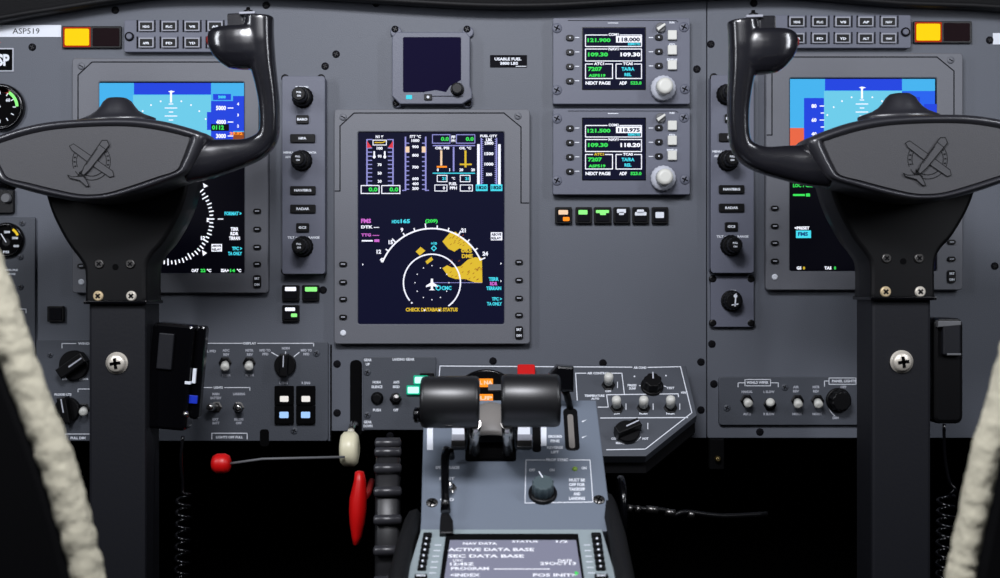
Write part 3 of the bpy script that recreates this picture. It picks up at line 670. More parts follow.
for a, b in ((22, 223), (20, 257), (20, 287)): screw(t, a, b, .004, 3.2, 'lowpanel')
t = T('indicator_knob_panel', 'small dark box with round knob at the left edge under the yoke', 'knob panel', 0, 214)
m = t.mb('black'); m.rect(-20, 189, 13, 213, 0, .006, 1.5, .0006, 'black'); m.build('housing', t.e)
knob(t, 5, 198, 5, .006, .006, 'grey', 0, marks=False, base=False)

# ------------------------------------------------------------------ lower left switch panels
t = T('switch_panel', 'dark switch panel behind the left column with two large black knobs', 'switch panel', 60, 440)
H = .004; m = t.mb('lowpanel'); m.rect(36, 340, 148, 441, 0, H, 2, .0006, 'lowpanel')
m.line([(62, 348), (62, 343.5), (76, 343.5)], .8, H+.0002, 'white'); m.text('WINDSHIELD', 90, 343.5, 2.4, H+.0002, 'white', 24); m.text('OFF', 73, 352, 2.2, H+.0002, 'white', 6); m.text('DEF', 65, 379, 2.2, H+.0002, 'white', 5); m.text('FLOOR', 84, 379, 2.2, H+.0002, 'white', 9)
m.text('FLOOD LTS', 63, 394.5, 2.4, H+.0002, 'white', 17); m.line([(78, 392), (78, 389), (120, 389)], .8, H+.0002, 'white'); m.line([(65, 440), (65, 434), (120, 434)], .8, H+.0002, 'white'); m.text('FULL DIM', 78, 438, 2.6, H+.0002, 'white', 15)
m.build('face_plate', t.e)
screw(t, 50, 355, H, 3, 'lowpanel'); barknob(t, 70, 366, 15, H, 35); barknob(t, 63, 411, 13, H, 100); toggle(t, 84, 409, 83, 413, H, 5)

t = T('switch_panel', 'lower left switch panel with white toggles and blue-lit square buttons', 'switch panel', 268, 441)
H = .005; e_ = H+.0002; m = t.mb('lowpanel')
m.rect(152, 342, 328, 441, 0, H, 3, .0006, 'lowpanel')
zx = lambda X: 200+X/4.814; zy = lambda Y: 330+Y/4.814
m.line([(zx(30), zy(64)), (zx(205), zy(64))], .8, e_, 'white'); m.text('DISPLAY', zx(240), zy(64), 2.4, e_, 'white', 13); m.line([(zx(277), zy(64)), (zx(547), zy(64)), (zx(547), zy(77))], .8, e_, 'white')
for n, X, Y, w_ in (('L PFD', 55, 102, 9), ('ADC', 125, 98, 7), ('REV', 127, 118, 6), ('MSTR', 238, 98, 8), ('REV', 240, 118, 6), ('MFD TO', 313, 98, 11), ('PFD', 315, 116, 6), ('NORM', 413, 88, 8), ('MFD TO', 512, 98, 11), ('MFD', 512, 116, 6),
                    ('NORM', 126, 218, 8), ('NORM', 240, 218, 8), ('MAIN', 76, 308, 7), ('BATTERY', 77, 327, 11), ('LANDING', 188, 308, 12), ('EXT', 75, 430, 6), ('BATT', 77, 448, 7), ('RECOG', 187, 430, 9), ('OFF', 187, 448, 6), ('L ENG', 402, 255, 8.5), ('R ENG', 510, 255, 8.5)):
    m.text(n, zx(X), zy(Y), 2.6, e_, 'dimwhite', w_)
m.line([(zx(8), zy(277)), (zx(58), zy(277))], .8, e_, 'white'); m.text('LIGHTS', zx(88), zy(277), 2.4, e_, 'white', 9); m.line([(zx(118), zy(277)), (zx(240), zy(277)), (zx(240), zy(290))], .8, e_, 'white')
m.line([(zx(57), zy(525)), (zx(57), zy(497)), (zx(227), zy(497)), (zx(227), zy(525))], .9, e_, 'white'); m.text('LIGHTS OFF FULL', zx(142), zy(516), 2.6, e_, 'white', 27)
m.line([(zx(345), zy(108)), (zx(375), zy(125))], 1, e_, 'white'); m.line([(zx(412), zy(105)), (zx(410), zy(128))], 1, e_, 'white'); m.line([(zx(478), zy(108)), (zx(452), zy(128))], 1, e_, 'white')
m.rect(zx(288), zy(478), zx(332), zy(560), H-.001, e_, 3, 0, 'void')
m.build('face_plate', t.e)
screw(t, zx(560), zy(112), H, 3.6, 'lowpanel'); screw(t, zx(453), zy(485), H, 3.6, 'lowpanel'); screw(t, zx(598), zy(240), H-.003, 4, 'black')
toggle(t, zx(122), zy(158), zx(119), zy(186), H, 5.2, .012); toggle(t, zx(238), zy(158), zx(234), zy(184), H, 5.2, .012)
toggle(t, zx(80), zy(370), zx(40), zy(370), H, 4.6, .018, 'chrome', 'steel'); toggle(t, zx(186), zy(372), zx(184), zy(376), H, 4.6, .014, 'chrome', 'steel')
barknob(t, zx(400), zy(172), 11, H, 88); 
for c, (a, b) in enumerate(((75, 92), (96.5, 114))):
    x0 = 200+a; x1 = 200+b
    x0 = zx(358)+c*(zx(462)-zx(358)); x1 = x0+19
    m = t.mb('void'); m.rect(x0, zy(270), x1, zy(362), H-.001, H+.004, 1, .0005, 'void'); m.rect(x0+5.5, zy(318), x1-5, zy(346), H+.003, H+.0048, 1, .0003, 'e_warm'); o = m.build('square_button', t.e)
    m = t.mb('void'); m.rect(x0, zy(366), x1, zy(452), H-.001, H+.004, 1, .0005, 'void'); m.rect(x0+5, zy(394), x1-5, zy(424), H+.003, H+.0048, 1, .0003, 'e_bluw'); o = m.build('square_button', t.e); o['label'] = 'button with glowing pale blue legend'

# ------------------------------------------------------------------ landing gear panel
t = T('landing_gear_panel', 'landing gear panel with green lights left of the throttle grips', 'landing gear panel', 400, 430)
H = .004; e_ = H+.0002; m = t.mb('lowpanel'); m.rect(363, 357, 436, 430, 0, H, 2, .0006, 'lowpanel')
gx = lambda X: 330+X/5.03; gy = lambda Y: 345+Y/5.026
for n, X, Y, w_ in (('GEAR', 190, 75, 8), ('UP', 190, 97, 4), ('LANDING', 345, 72, 12), ('GEAR', 403, 72, 9), ('HORN', 235, 187, 8), ('SILENCE', 236, 210, 11), ('ANTI', 333, 187, 6), ('SKID', 333, 210, 7), ('PUSH', 236, 327, 8), ('OFF', 331, 327, 5), ('GEAR', 190, 387, 8), ('DOWN', 191, 407, 9)):
    m.text(n, gx(X), gy(Y), 2.8, e_, 'white', w_)
m.build('face_plate', t.e)
screw(t, gx(187), gy(137), H, 3.6, 'lowpanel'); screw(t, gx(187), gy(352), H, 3.6, 'lowpanel')
m = t.mb('black'); m.lathe(gx(236), gy(268), H+.004, [(.0066, H), (.0066, H+.002), (.005, H+.003), (.005, H+.005), (.004, H+.006)], 'black', 24); m.build('horn_button', t.e)
toggle(t, gx(330), gy(270), gx(334), gy(258), H, 5, .012, 'steel', 'black')
m = t.mb('black'); m.rect(420, 373, 434, 405, H-.001, H+.003, 1, .0004, 'black'); m.build('lamp_housing', t.e)
for a, b, c, d in ((413.5, 375.5, 428, 384.5), (406.5, 385.5, 420, 394.5), (422, 386, 434, 395)):
    m = t.mb('e_mint'); m.rect(a, b, c, d, H+.002, H+.0042, 1, .0004, 'e_teal'); m.rect(a+1.2, b+1.4, c-1.2, d-1.2, H+.003, H+.0046, 1, .0002, 'e_mint'); o = m.build('gear_light', t.e); o['label'] = 'glowing green gear light'  # larger teal rim paints the glow halo round each lit lens
# gear handle
t = T('gear_handle', 'cream wheel-shaped landing gear handle hanging below its slot', 'gear handle', 351, 430, 0)
gp = lambda x, y, h: t.F.P(x, y, h)
m = t.mb('cream'); c0 = gp(340, 449, .07); c1 = gp(359, 449, .07); R = .0176
m.axis(c0, c1, [(0, R*.45), (0.06, R*.8), (.22, R*.98), (.5, R), (.78, R*.98), (.94, R*.8), (1, R*.45)], 'cream', 36); m.build('wheel_knob', t.e)
m = t.mb('steel'); m.tube([gp(356, 424, .0), gp(353, 424, .03), gp(351, 431, .064)], .0035, 'chrome', 12); m.build('stem', t.e)

# ------------------------------------------------------------------ centre sub panel (pressurisation / environmental), sloped
o_ = spot(560, 364, 1.285)
SP = Fr(o_, 50)
t = T('environment_panel', 'sloped angular switch panel right of the throttles with white toggles', 'switch panel', 560, 364, 0, SP)
m = t.mb('lowpanel'); H = 0
ol = [(436, 364), (686, 366), (697, 415), (646, 456), (436, 456)]
m.poly(ol, -.012, 0, .0008, 'lowpanel')
sx = lambda X: 500+X/4.127; sy = lambda Y: 340+Y/4.127; e_ = .0003
m.line([(438, 392), (440, 366), (sx(545), sy(112))], .9, e_, 'white'); m.text('AIR COND', sx(578), sy(114), 2.4, e_, 'white', 13); m.line([(sx(610), sy(113)), (sx(745), sy(110)), (sx(792), sy(300)), (sx(600), sy(450)), (sx(440), sy(453))], .9, e_, 'white')
m.line([(sx(320), sy(270)), (sx(312), sy(137)), (sx(355), sy(137))], .9, e_, 'white'); m.text('AIR CONTROL', sx(405), sy(137), 2.4, e_, 'white', 22); m.line([(sx(458), sy(137)), (sx(503), sy(137)), (sx(513), sy(222))], .9, e_, 'white')
m.text('TEMPERATURE', sx(390), sy(230), 2.4, e_, 'white', 20); m.text('AUTO', sx(393), sy(242), 2.2, e_, 'white', 8)
m.line([(sx(405), sy(277)), (sx(447), sy(277)), (sx(440), sy(226)), (sx(735), sy(222)), (sx(737), sy(235))], .9, e_, 'white'); m.text('VENT', sx(760), sy(217), 2.2, e_, 'white', 7)
m.line([(sx(415), sy(322)), (sx(775), sy(320))], .9, e_, 'white')
for n, X, Y, w_ in (('OFF', 447, 211, 6), ('LOW', 483, 303, 6), ('NORM', 592, 303, 8), ('HIGH', 703, 303, 8), ('PRESS', 545, 187, 9), ('DUMP', 547, 200, 7), ('TEST', 703, 198, 8), ('OFF', 628, 217, 5), ('COOL', 478, 407, 9), ('MANUAL', 503, 425, 12), ('HOT', 600, 407, 6)):
    m.text(n, sx(X), sy(Y), 2.4, e_, 'white', w_)
m.line([(sx(575), sy(188)), (sx(592), sy(190))], .8, e_, 'white'); m.line([(sx(668), sy(188)), (sx(685), sy(192))], .8, e_, 'white'); m.disc(sx(555), sy(150), .8, e_, 'white'); m.disc(sx(685), sy(147), .8, e_, 'white')
for X, Y in ((485, 185), (520, 275), (632, 275), (742, 275), (610, 355)): m.line([(sx(X), sy(Y-12)), (sx(X), sy(Y+12))], .8, e_, 'white')
m.arc(sx(530), sy(365), 15, -35, -150, .8, e_, 'white', 10)
m.build('face_plate', t.e)
m = t.mb('gloss')
body = t.mb('black'); pts = [(437, 366), (685, 368), (695, 415), (646, 455), (437, 455)]
L0 = body.pxpoly(pts, -.012)
M1 = SP.M; inv = t.F.I
fl = [Vector((x, y, -.012)) for x, y in L0]
def drop(v, dz, dy):
    q = t.F.M @ v; q.z -= dz; q.y = min(q.y+dy, -.006); return inv @ q
body.loft([[f*1 for f in fl], [drop(f, .018, .0) for f in fl], [drop(f, .022, .012) for f in fl]], 'black')
body.build('housing', t.e)
toggle(t, sx(447), sy(188), sx(450), sy(140), 0, 5.5, .016); toggle(t, sx(483), sy(282), sx(480), sy(236), 0, 5.5, .016)
toggle(t, sx(592), sy(282), sx(594), sy(236), 0, 5.5, .016); toggle(t, sx(703), sy(282), sx(705), sy(234), 0, 5.5, .016)
barknob(t, sx(528), sy(352), 13, 0, 25); knob(t, sx(632), sy(163), 10, 0, .013, 'black', 8, ang=92)
m = t.mb('red'); m.rect(517.5, 364, 535, 377, 0, .010, 2, .001, 'red'); o = m.build('guarded_button', t.e); o['label'] = 'red square cap'
# round annunciator behind the throttles
m = t.mb('black'); c = m.P(486, 393, .004); m.lathe3((c.x, c.y), [(.031, 0), (.031, .003), (.029, .005), (.027, .005), (.026, .003)], 'gloss', 48); m.build('indicator_ring', t.e)
m = t.mb('void'); m.disc(486, 393, 23, .0035, 'void', 40)
for y0, n in ((378.5, 'L NA'), (394, 'UP')): m.rect(471, y0, 493, y0+8, .003, .0045, .6, .0002, 'e_org'); m.text(n, 486, y0+4, 4, .0047, 'e_peach', 13)
m.text('CABIN CLIMB', 487, 404, 2.2, .004, 'white', 22); m.build('trim_indicator', t.e)
m = t.mb('dimwhite'); m.rect(488, 384, 505, 390, .003, .006, 1, .0005, 'grey'); m.build('pointer', t.e)

# ------------------------------------------------------------------ lower right switch panel
t = T('switch_panel', 'lower right switch panel with white toggles left of the right column', 'switch panel', 800, 425)
H = .005; e_ = H+.0002; m = t.mb('lowpanel'); m.rect(719, 377, 900, 425, 0, H, 3, .0006, 'lowpanel')
kx = lambda X: 700+X*.3; ky = lambda Y: 300+Y*.3
m.line([(kx(127), ky(290)), (kx(127), ky(276)), (kx(148), ky(276))], .8, e_, 'white'); m.frame(kx(150), ky(265), kx(235), ky(286), .8, e_, 'white'); m.text('WSHLD WIPER', kx(192), ky(275), 2.8, e_, 'white', 22)
m.line([(kx(238), ky(276)), (kx(261), ky(276)), (kx(261), ky(290))], .8, e_, 'white'); m.line([(kx(415), ky(288)), (kx(415), ky(270)), (kx(428), ky(270))], .8, e_, 'white'); m.frame(kx(430), ky(260), kx(520), ky(281), .8, e_, 'white'); m.text('PANEL LIGHTS', kx(480), ky(270), 2.8, e_, 'white', 24)
for n, X, Y, w_ in (('MANUAL', 157, 306, 11), ('L SLOW', 230, 306, 11), ('AUTO', 157, 380, 8), ('R SLOW', 230, 380, 11), ('AIR', 320, 290, 6), ('REV', 320, 304, 6), ('MSTR', 387, 290, 7), ('REV', 387, 304, 6), ('NORM', 323, 380, 9), ('NORM', 390, 380, 9), ('OFF', 478, 290, 6), ('DIM', 452, 393, 6)):
    m.text(n, kx(X), ky(Y), 2.6, e_, 'dimwhite', w_)
m.arc(kx(478), ky(345), 15, 200, 235, .9, e_, 'white', 5)
m.build('face_plate', t.e)
for a, b, c_, d in ((155, 335, 164, 349), (232, 348, 236, 339), (324, 335, 329, 353), (391, 335, 397, 353)): toggle(t, kx(a), ky(b), kx(c_), ky(d), H, 5.2, .012)
screw(t, kx(283), ky(291), H, 3.6, 'lowpanel'); screw(t, kx(90), ky(360), H, 3.6, 'lowpanel'); knob(t, kx(473), ky(338), 11, H, .014, 'black', 10, marks=False)

# ------------------------------------------------------------------ pedestal
QF = Fr(spot(515, 470, .995), 38)
ped = T('pedestal', 'blue-grey throttle quadrant pedestal between the seats', 'pedestal', 515, 530, 0, origin=(0.012, -.36, 0))
t = ped; q = T  # plates live in their own slope frame, so give the pedestal parts an offset matrix
def slope_part(mbuild, name, parent_T, F):
    o = mbuild.build(name, parent_T.e); o.matrix_parent_inverse = parent_T.F.M.inverted(); o.matrix_basis = F.M; return o
class S:                                                          # parts of a thing built on another slope
    def __init__(s, T_, F): s.T = T_; s.F = F; s.e = T_.e
    def mb(s, d='black'):
        T_ = s.T; F = s.F
        class X(MB):
            def build(self, name, parent=None):
                o = MB.build(self, name, None)
                if parent is None or parent == T_.e: o.parent = T_.e; o.matrix_local = T_.F.M.inverted() @ F.M
                else: o.parent = parent
                return o
        return X(F, d)
a = S(ped, QF)
m = a.mb('quadrant')
m.poly([(424, 400), (596, 400), (611, 520), (612, 531), (420, 531), (421, 520)], -.01, 0, .001, 'quadrant')
e_ = .0003
m.quad(427, 420, 433, 450, e_, 'white'); m.quad(541, 421, 546.5, 446, e_, 'white'); m.quad(452, 421, 470, 436, e_, 'white'); m.quad(513, 421, 530, 436, e_, 'white')
for y in (421, 437): m.flat([(582, y), (587, y-1.5), (582, y+1.5)], e_, 'white')
m.text('GROUND', 555, 436.5, 2.8, e_, 'white', 14); m.text('FINE', 555, 441, 2.8, e_, 'white', 9); m.text('REVERSE', 555, 447.5, 2.8, e_, 'white', 16); m.text('LIFT', 555, 452, 2.6, e_, 'white', 8)
m.line([(545, 460), (526, 460), (525, 503), (593, 502), (590, 460), (570, 460)], .9, e_, 'white'); m.text('PROP SYNC', 557, 459.8, 2.8, e_, 'white', 22)
m.text('OFF', 532, 470, 2.8, e_, 'white', 6); m.text('ON', 552, 470, 2.8, e_, 'white', 5); m.text('ON', 584, 468, 2.8, e_, 'white', 5)
for k, n in enumerate(('MUST BE', 'OFF FOR', 'TAKEOFF', 'AND', 'LANDING')): m.text(n, 577, 480+k*4.6, 3.2, e_, 'white', 16 if n != 'AND' else 7)
m.text('SPEED BRAKES', 447.5, 467.5, 3, e_, 'white', 24); m.text('RESET', 447, 478.5, 3, e_, 'white', 15); m.text('GND', 447, 499.5, 3, e_, 'white', 14)
m.build('quadrant_plate', ped.e)
m = a.mb('black'); m.rect(465, 442, 516, 458, -.002, .004, 3, .0006, 'void')
m.build('throttle_slot', ped.e)
m = a.mb('black'); m.rect(533, 423, 540, 451.5, -.002, .0008, 3, .0003, 'black'); m.build('lever_slot', ped.e)
m = a.mb('black'); m.rect(565.5, 408, 577, 450, -.002, .0008, 4, .0003, 'black'); m.rect(569.3, 414, 573, 448, .0004, .0012, 2, .0003, 'drum'); m.build('lever_slot', ped.e)
for x0 in (452, 513): m = a.mb('frame'); m.rect(x0-1, 434, x0+19, 446, 0, .003, 1, .0006, 'frame'); m.rect(x0-1, 440, x0+19, 446.5, .001, .004, 1, .0006, 'steel'); m.build('detent_block', ped.e)
screw(a, 432, 502, 0, 6, 'steel', 'void', parent=ped.e); screw(a, 599, 499, 0, 6, 'steel', 'void', parent=ped.e)
m = a.mb('lampgreen'); m.lathe(575, 467.5, .002, [(.0022, -.001), (.0022, .001), (.001, .0018)], 'lampgreen', 12); m.build('indicator_lamp', ped.e)
m = a.mb('knobgrey'); ht = .014; c = m.P(543, 482, ht); u = m.scale_at(543, 482, ht)
m.lathe3((c.x, c.y), [(14.5*u, 0), (14.5*u, .002), (12*u, .003)], 'black', 32); m.lathe3((c.x, c.y), [(11.4*u, .002), (11*u, ht-.001), (10*u, ht)], 'knobgrey', 60, 12, .1); m.line([(542.5, 477), (539, 471.5)], 1.2, ht+.0002, 'white'); m.build('sync_knob', ped.e)
m = a.mb('steel'); m.lathe(450, 488, .002, [(.0055, 0), (.0055, .0025), (.004, .003)], 'chrome', 6, sm=False); m.build('switch_nut', ped.e)
m = a.mb('chrome'); m.axis(m.P(450, 488, .002), m.P(449, 484, .013), [(0, .0018), (.9, .0028), (1, .0015)], 'chrome', 12); m.build('switch_lever', ped.e)
# body of the pedestal down to the floor
Wd = Fr((0, 0, 0), 0)
bd = S(ped, Wd); m = bd.mb('rubber')
pA = QF.M @ QF.P(424, 402, -.01); pB = QF.M @ QF.P(420, 531, -.01); pC = QF.M @ QF.P(612, 531, -.01); pD = QF.M @ QF.P(596, 402, -.01)
ins = .002
prof = [pA+Vector((ins, 0, 0)), pB+Vector((ins, 0, 0)), pC-Vector((ins, 0, 0)), pD-Vector((ins, 0, 0))]
m.loft([[Vector((v.x, v.y, 0)) for v in prof], [Vector((v.x, v.y, v.z-.001)) for v in prof]], 'black'); m.build('pedestal_body', ped.e)

# curved boot between the levers
m = bd.mb('drum'); cy0 = spot(491, 430, 1.02)
sec = []
for k in range(13):
    an = math.radians(-20+k*14); sec.append((cy0.y-.030*math.cos(an)+.01, cy0.z+.026*math.sin(an)-.010))
hw = 20*1.0/FPX
NS = 10
cols = [[Vector((cy0.x-hw*math.cos(PI*i_/NS), y, z)) for y, z in [(cy0.y+.012-(.036*math.cos(math.radians(a_))), cy0.z-.012+(.012+.022*math.sin(PI*i_/NS)**.5)*math.sin(math.radians(a_))) for a_ in range(18, 171, 8)]] for i_ in range(NS+1)]
m.loft(cols, 'drum', sm=True); m.build('lever_drum', ped.e)

# power levers
def throttle(label, x0, x1, yc, r, stx, side):
    c = spot((x0+x1)/2, yc, .955)
    t = T('power_lever', label, 'throttle lever', 0, 0, 0, origin=c, group='power levers')
    wd = (x1-x0)*.955/FPX/2; R = r*.955/FPX
    m = t.mb('black'); b = .0035
    m.axis((-wd, 0, 0), (wd, 0, 0), [(0, R*.86), (b*.25/(2*wd), R*.95), (b/(2*wd), R), (1-b/(2*wd), R), (1-b*.25/(2*wd), R*.95), (1, R*.86)], 'grip', 48); m.build('grip', t.e)
    m = t.mb('chrome'); p = spot(stx, 424, .950); q_ = QF.M @ QF.P(stx+side*.5, 453, .0045)
    p = t.F.I @ p; q_ = t.F.I @ q_
    dv = (q_-p); m.tube([p, p+dv*.5, q_], [.0046, .0040, .0044], 'chrome', 16); m.build('stem', t.e)
    m = t.mb('black'); m.tube([Vector((p.x+side*.006, p.y+.003, p.z-.008)), Vector((q_.x+side*.005, q_.y+.002, q_.z-.006))], .003, 'gloss', 12); m.build('lift_rod', t.e)
    if side < 0:
        m = t.mb('gloss'); e0 = -wd; m.axis((e0-.006, -R*.5, 0), (e0, -R*.5, 0), [(0, .003), (.2, .006), (1, .006)], 'gloss', 16); m.build('side_button', t.e)
throttle('left cylindrical black power lever grip on a steel stem', 421, 479.5, 402, 26, 475, -1)
throttle('right cylindrical black power lever grip beside the condition lever', 501, 560, 400.5, 26.5, 507, 1)
# condition lever (flat topped black) and thin handle
c = spot(562, 378, 1.05); t = T('condition_lever', 'flat-topped black lever behind the right throttle grip', 'lever', 0, 0, origin=c)
k = 1.05/FPX; m = t.mb('black')
m.prism([(-14*k, -12*k), (11*k, -13*k), (11*k, 12*k), (-5*k, 13*k), (-13*k, 4*k)], -.012, .012, .002, 'gloss'); m.build('lever_head', t.e)
q_ = t.F.I @ (QF.M @ QF.P(571, 412, -.003)); m = t.mb('black'); m.tube([Vector((2*k, -10*k, 0)), Vector((5*k, -17*k, .001)), q_], [.0035, .003, .003], 'black', 12); m.build('stem', t.e)
t = T('flap_lever', 'thin curved black lever lying over the left of the pedestal plate', 'lever', 447, 520, 0, QF)
m = t.mb('gloss'); pp = [(452, 458, .006), (450, 451, .014), (446.5, 450, .018), (445, 458, .017), (445, 480, .014), (445.5, 500, .012), (445.5, 512, .009)]
m.tube([m.P(*p) for p in pp], [.0025, .0032, .0036, .0035, .0033, .0033, .004], 'gloss', 14)
pq = [(441, 513), (449, 513), (453, 520), (453, 533), (439.5, 533), (440, 520)]
m.poly(pq, .002, .012, .001, 'black'); m.build('lever_arm', t.e)

# ------------------------------------------------------------------ control display unit on the pedestal
CF = Fr(QF.M @ QF.P(512, 529, 0)+Vector((0, -.001, .001)), 14)
t = T('control_display_unit', 'pale grey flight computer with text screen at the bottom of the pedestal', 'flight computer', 511, 560, 0, CF)
m = t.mb('cdu'); m.poly([(421, 529), (602, 529), (626, 610), (396, 610)], -.03, 0, .001, 'cdu')
for k in range(6):
    y = 545+k*5.6; m.line([(435-k*1.1, y), (441-k, y)], .9, .0003, 'white'); m.line([(584+k*.8, y), (590+k*.9, y)], .9, .0003, 'white')
m.build('case', t.e)
for k in range(8):
    y = (534, 538.6, 544.2, 549.8, 555.6, 561, 566.4, 575.2)[k]; xl = 427.5-k*.95; xr = 596.2+k*.75; wv = 4.6 if k < 7 else 6.5
    for xc in (xl, xr):
        m = t.mb('black'); m.rect(xc-wv, y-1.9, xc+wv, y+1.9, -.001, .0022, 1.6, .0005, 'black')
        if 0 < k < 7: m.disc(xc, y-.3, 1.1, .0024, 'white', 10)
        if k == 7: m.text('MSG' if xc < 500 else 'EXEC', xc, y, 2.2, .0024, 'white', 9)
        m.build('line_key' if k < 7 else 'function_key', t.e)
m = t.mb('gloss'); sc = [(446, 533.5), (578, 533.5), (588, 604), (436, 604)]
m.poly(sc, -.001, .0008, .0003, 'void'); m.flat([(450, 540), (576, 540), (585, 600), (441, 600)], .001, 'e_lcd')
rows = [('NAV DATA', 480, 543.5, 2.4, 34), ('STATUS', 525, 541.5, 2, 26), ('1/2', 562, 541.5, 2.2, 12), ('ACTIVE DATA BASE', 491, 549.5, 3.2, 86), ('SEC DATA BASE', 486, 556, 3.2, 76), ('UTC', 458, 560.5, 2.4, 10), ('12:45Z', 462, 564, 3, 24), ('DATE', 565, 560.5, 2.4, 14), ('29OCT13', 558, 563.5, 3, 36),
        ('PROGRAM', 470, 568.5, 3, 38), ('----------------', 522, 569, .9, 56), ('<INDEX', 465, 575, 3.2, 30), ('POS INIT>', 555, 575, 3.2, 44)]
for n, X, Y, hp, w_ in rows: m.text(n, X, Y, hp, .0012, 'e_white', w_, bold=.03)
m.flat([(575, 571), (579, 573), (575, 576)], .0013, 'e_green')
m.build('screen', t.e)
# side bolsters of the pedestal
for sgn, lab in ((-1, 'black padded pedestal side cheek beside the trim wheel'), (1, 'black padded pedestal side cheek on the right of the flight computer')):
    t = T('pedestal_cheek', lab, 'trim panel', 0, 0, origin=(0, 0, 0), group='pedestal side cheeks')
    x = (413 if sgn < 0 else 605); m = t.mb('rubber')
    pts = [(417, 520, .965), (409, 545, .93), (402, 580, .86), (396, 612, .82)] if sgn < 0 else [(604, 503, .98), (613, 535, .94), (621, 580, .86), (628, 612, .82)]
    L = []
    for px, py, d_ in pts:
        p = spot(px, py, d_); L.append([t.F.I @ (p+Vector((sgn*dx, dy, dz))) for dx, dy, dz in ((-.004, 0, .004), (0, 0, .009), (.006, 0, .007), (.010, .0, 0), (.010, 0, -.12), (-.004, 0, -.12))])
    m.loft(L, 'rubber', sm=True); m.build('padding', t.e)

# ------------------------------------------------------------------ trim wheel
c = spot(388, 545, 1.06); t = T('trim_wheel', 'black ribbed elevator trim wheel seen edge-on left of the pedestal', 'trim wheel', 0, 0, origin=c)
t.e.matrix_world = Matrix.Translation(c) @ Matrix.Rotation(math.radians(5), 4, 'Z') @ Matrix.Rotation(PI/2, 4, 'X')
R = .0885; wd = 12.5*1.0/FPX
m = t.mb('rubber'); m.axis((-wd, 0, 0), (wd, 0, 0), [(0, R*.9), (.06, R*.95), (.15, R*.965), (.85, R*.965), (.94, R*.95), (1, R*.9)], 'wheelrubber', 64); m.build('wheel', t.e)
for k in range(23):
    a_ = 2*PI*k/23+.05; m = t.mb('gloss'); y = R*math.cos(a_); z = R*math.sin(a_)
    m.axis((-wd*1.12, y, z), (wd*1.12, y, z), [(0, .002), (.06, .0042), (.94, .0042), (1, .002)], 'ribs', 12); m.build('rib', t.e)
# red handle, red knob
c = spot(358, 508, 1.12); t = T('red_handle', 'red leaf-shaped handle left of the trim wheel', 'handle', 0, 0, origin=c); k = 1.12/FPX
m = t.mb('red'); Lp = []
for y, x0, x1, dz in ((37, -1, 3, .003), (36, -3, 6, .005), (28, -4, 8, .008), (10, -8.5, 9, .010), (-2, -9, 8.5, .011), (-14, -8.5, 7, .010), (-28, -6.5, 4, .007), (-36, -5, 1, .005), (-37, -3, -1, .003)):
    xc = (x0+x1)/2*k; rx_ = (x1-x0)/2*k; Lp.append([(xc+rx_*math.cos(2*PI*j/20), y*k, dz*math.sin(2*PI*j/20)) for j in range(20)])
m.loft(Lp[::-1], 'red', sm=True); m.build('grip', t.e)
m = t.mb('redd'); m.tube([(.003, .006, 0), (.006, .008, -.03), (.002, .009, -.1)], .003, 'redd', 10); m.build('shaft', t.e)
c = spot(221, 463.5, 1.2); t = T('pull_knob', 'red pull knob on a thin black rod under the left panel', 'knob', 0, 0, origin=c)
m = t.mb('red'); r_ = .0098; m.axis((-.0095, 0, 0), (.0095, 0, 0), [(0, r_*.3), (.08, r_*.75), (.3, r_), (.7, r_), (.92, r_*.8), (1, r_*.4)], 'red', 28); m.build('knob', t.e)
m = t.mb('black'); m.tube([(.009, 0, 0), (.04, .004, -.003), (.12, .005, -.01)], .0013, 'grey', 10); m.build('rod', t.e)
# small cable run seen right of the pedestal
c = spot(664, 512, 1.1); t = T('cable_run', 'dark cable with metal clamps in the footwell right of the pedestal', 'cable', 0, 0, origin=c)
m = t.mb('black'); k = 1.1/FPX; pth = [(-40*k, 4*k, -.01), (-20*k, 3*k, 0), (0, 2*k, 0), (10*k, -3*k, 0), (22*k, 0, 0), (60*k, -6*k, -.01), (110*k, -8*k, -.03)]
m.tube(smooth_open(pth, 4), .0022, 'black', 8); m.build('cable', t.e)
for x, y, l in ((-34, 4, 2), (-26, 3.5, 2), (-12, 3, 6), (6, 0, 5), (27, -2, 3)): m = t.mb('steel'); m.tube([((x-l)*k, y*k, 0), ((x+l)*k, (y-1)*k, 0)], .0032, 'steel', 10); m.build('clamp', t.e)
c = spot(621, 507, 1.02); m = MB(Fr(c), 'black'); m.axis((-.003, 0, 0), (.003, 0, 0), [(0, .024), (.3, .026), (.7, .026), (1, .024)], 'gloss', 40); m.top('friction_wheel', 'thin black friction wheel edge right of the pedestal', 'wheel')
c = spot(718, 459, 1.25); m = MB(Fr(c), 'brass'); m.lathe3((0, 0), [(.003, -.004), (.003, 0), (.0018, .002)], 'brass', 14); m.box3((0, .004, -.01), (.014, .03, .012), 'void'); m.top('brass_fitting', 'tiny brass fitting glinting in the dark below the panel', 'fitting')

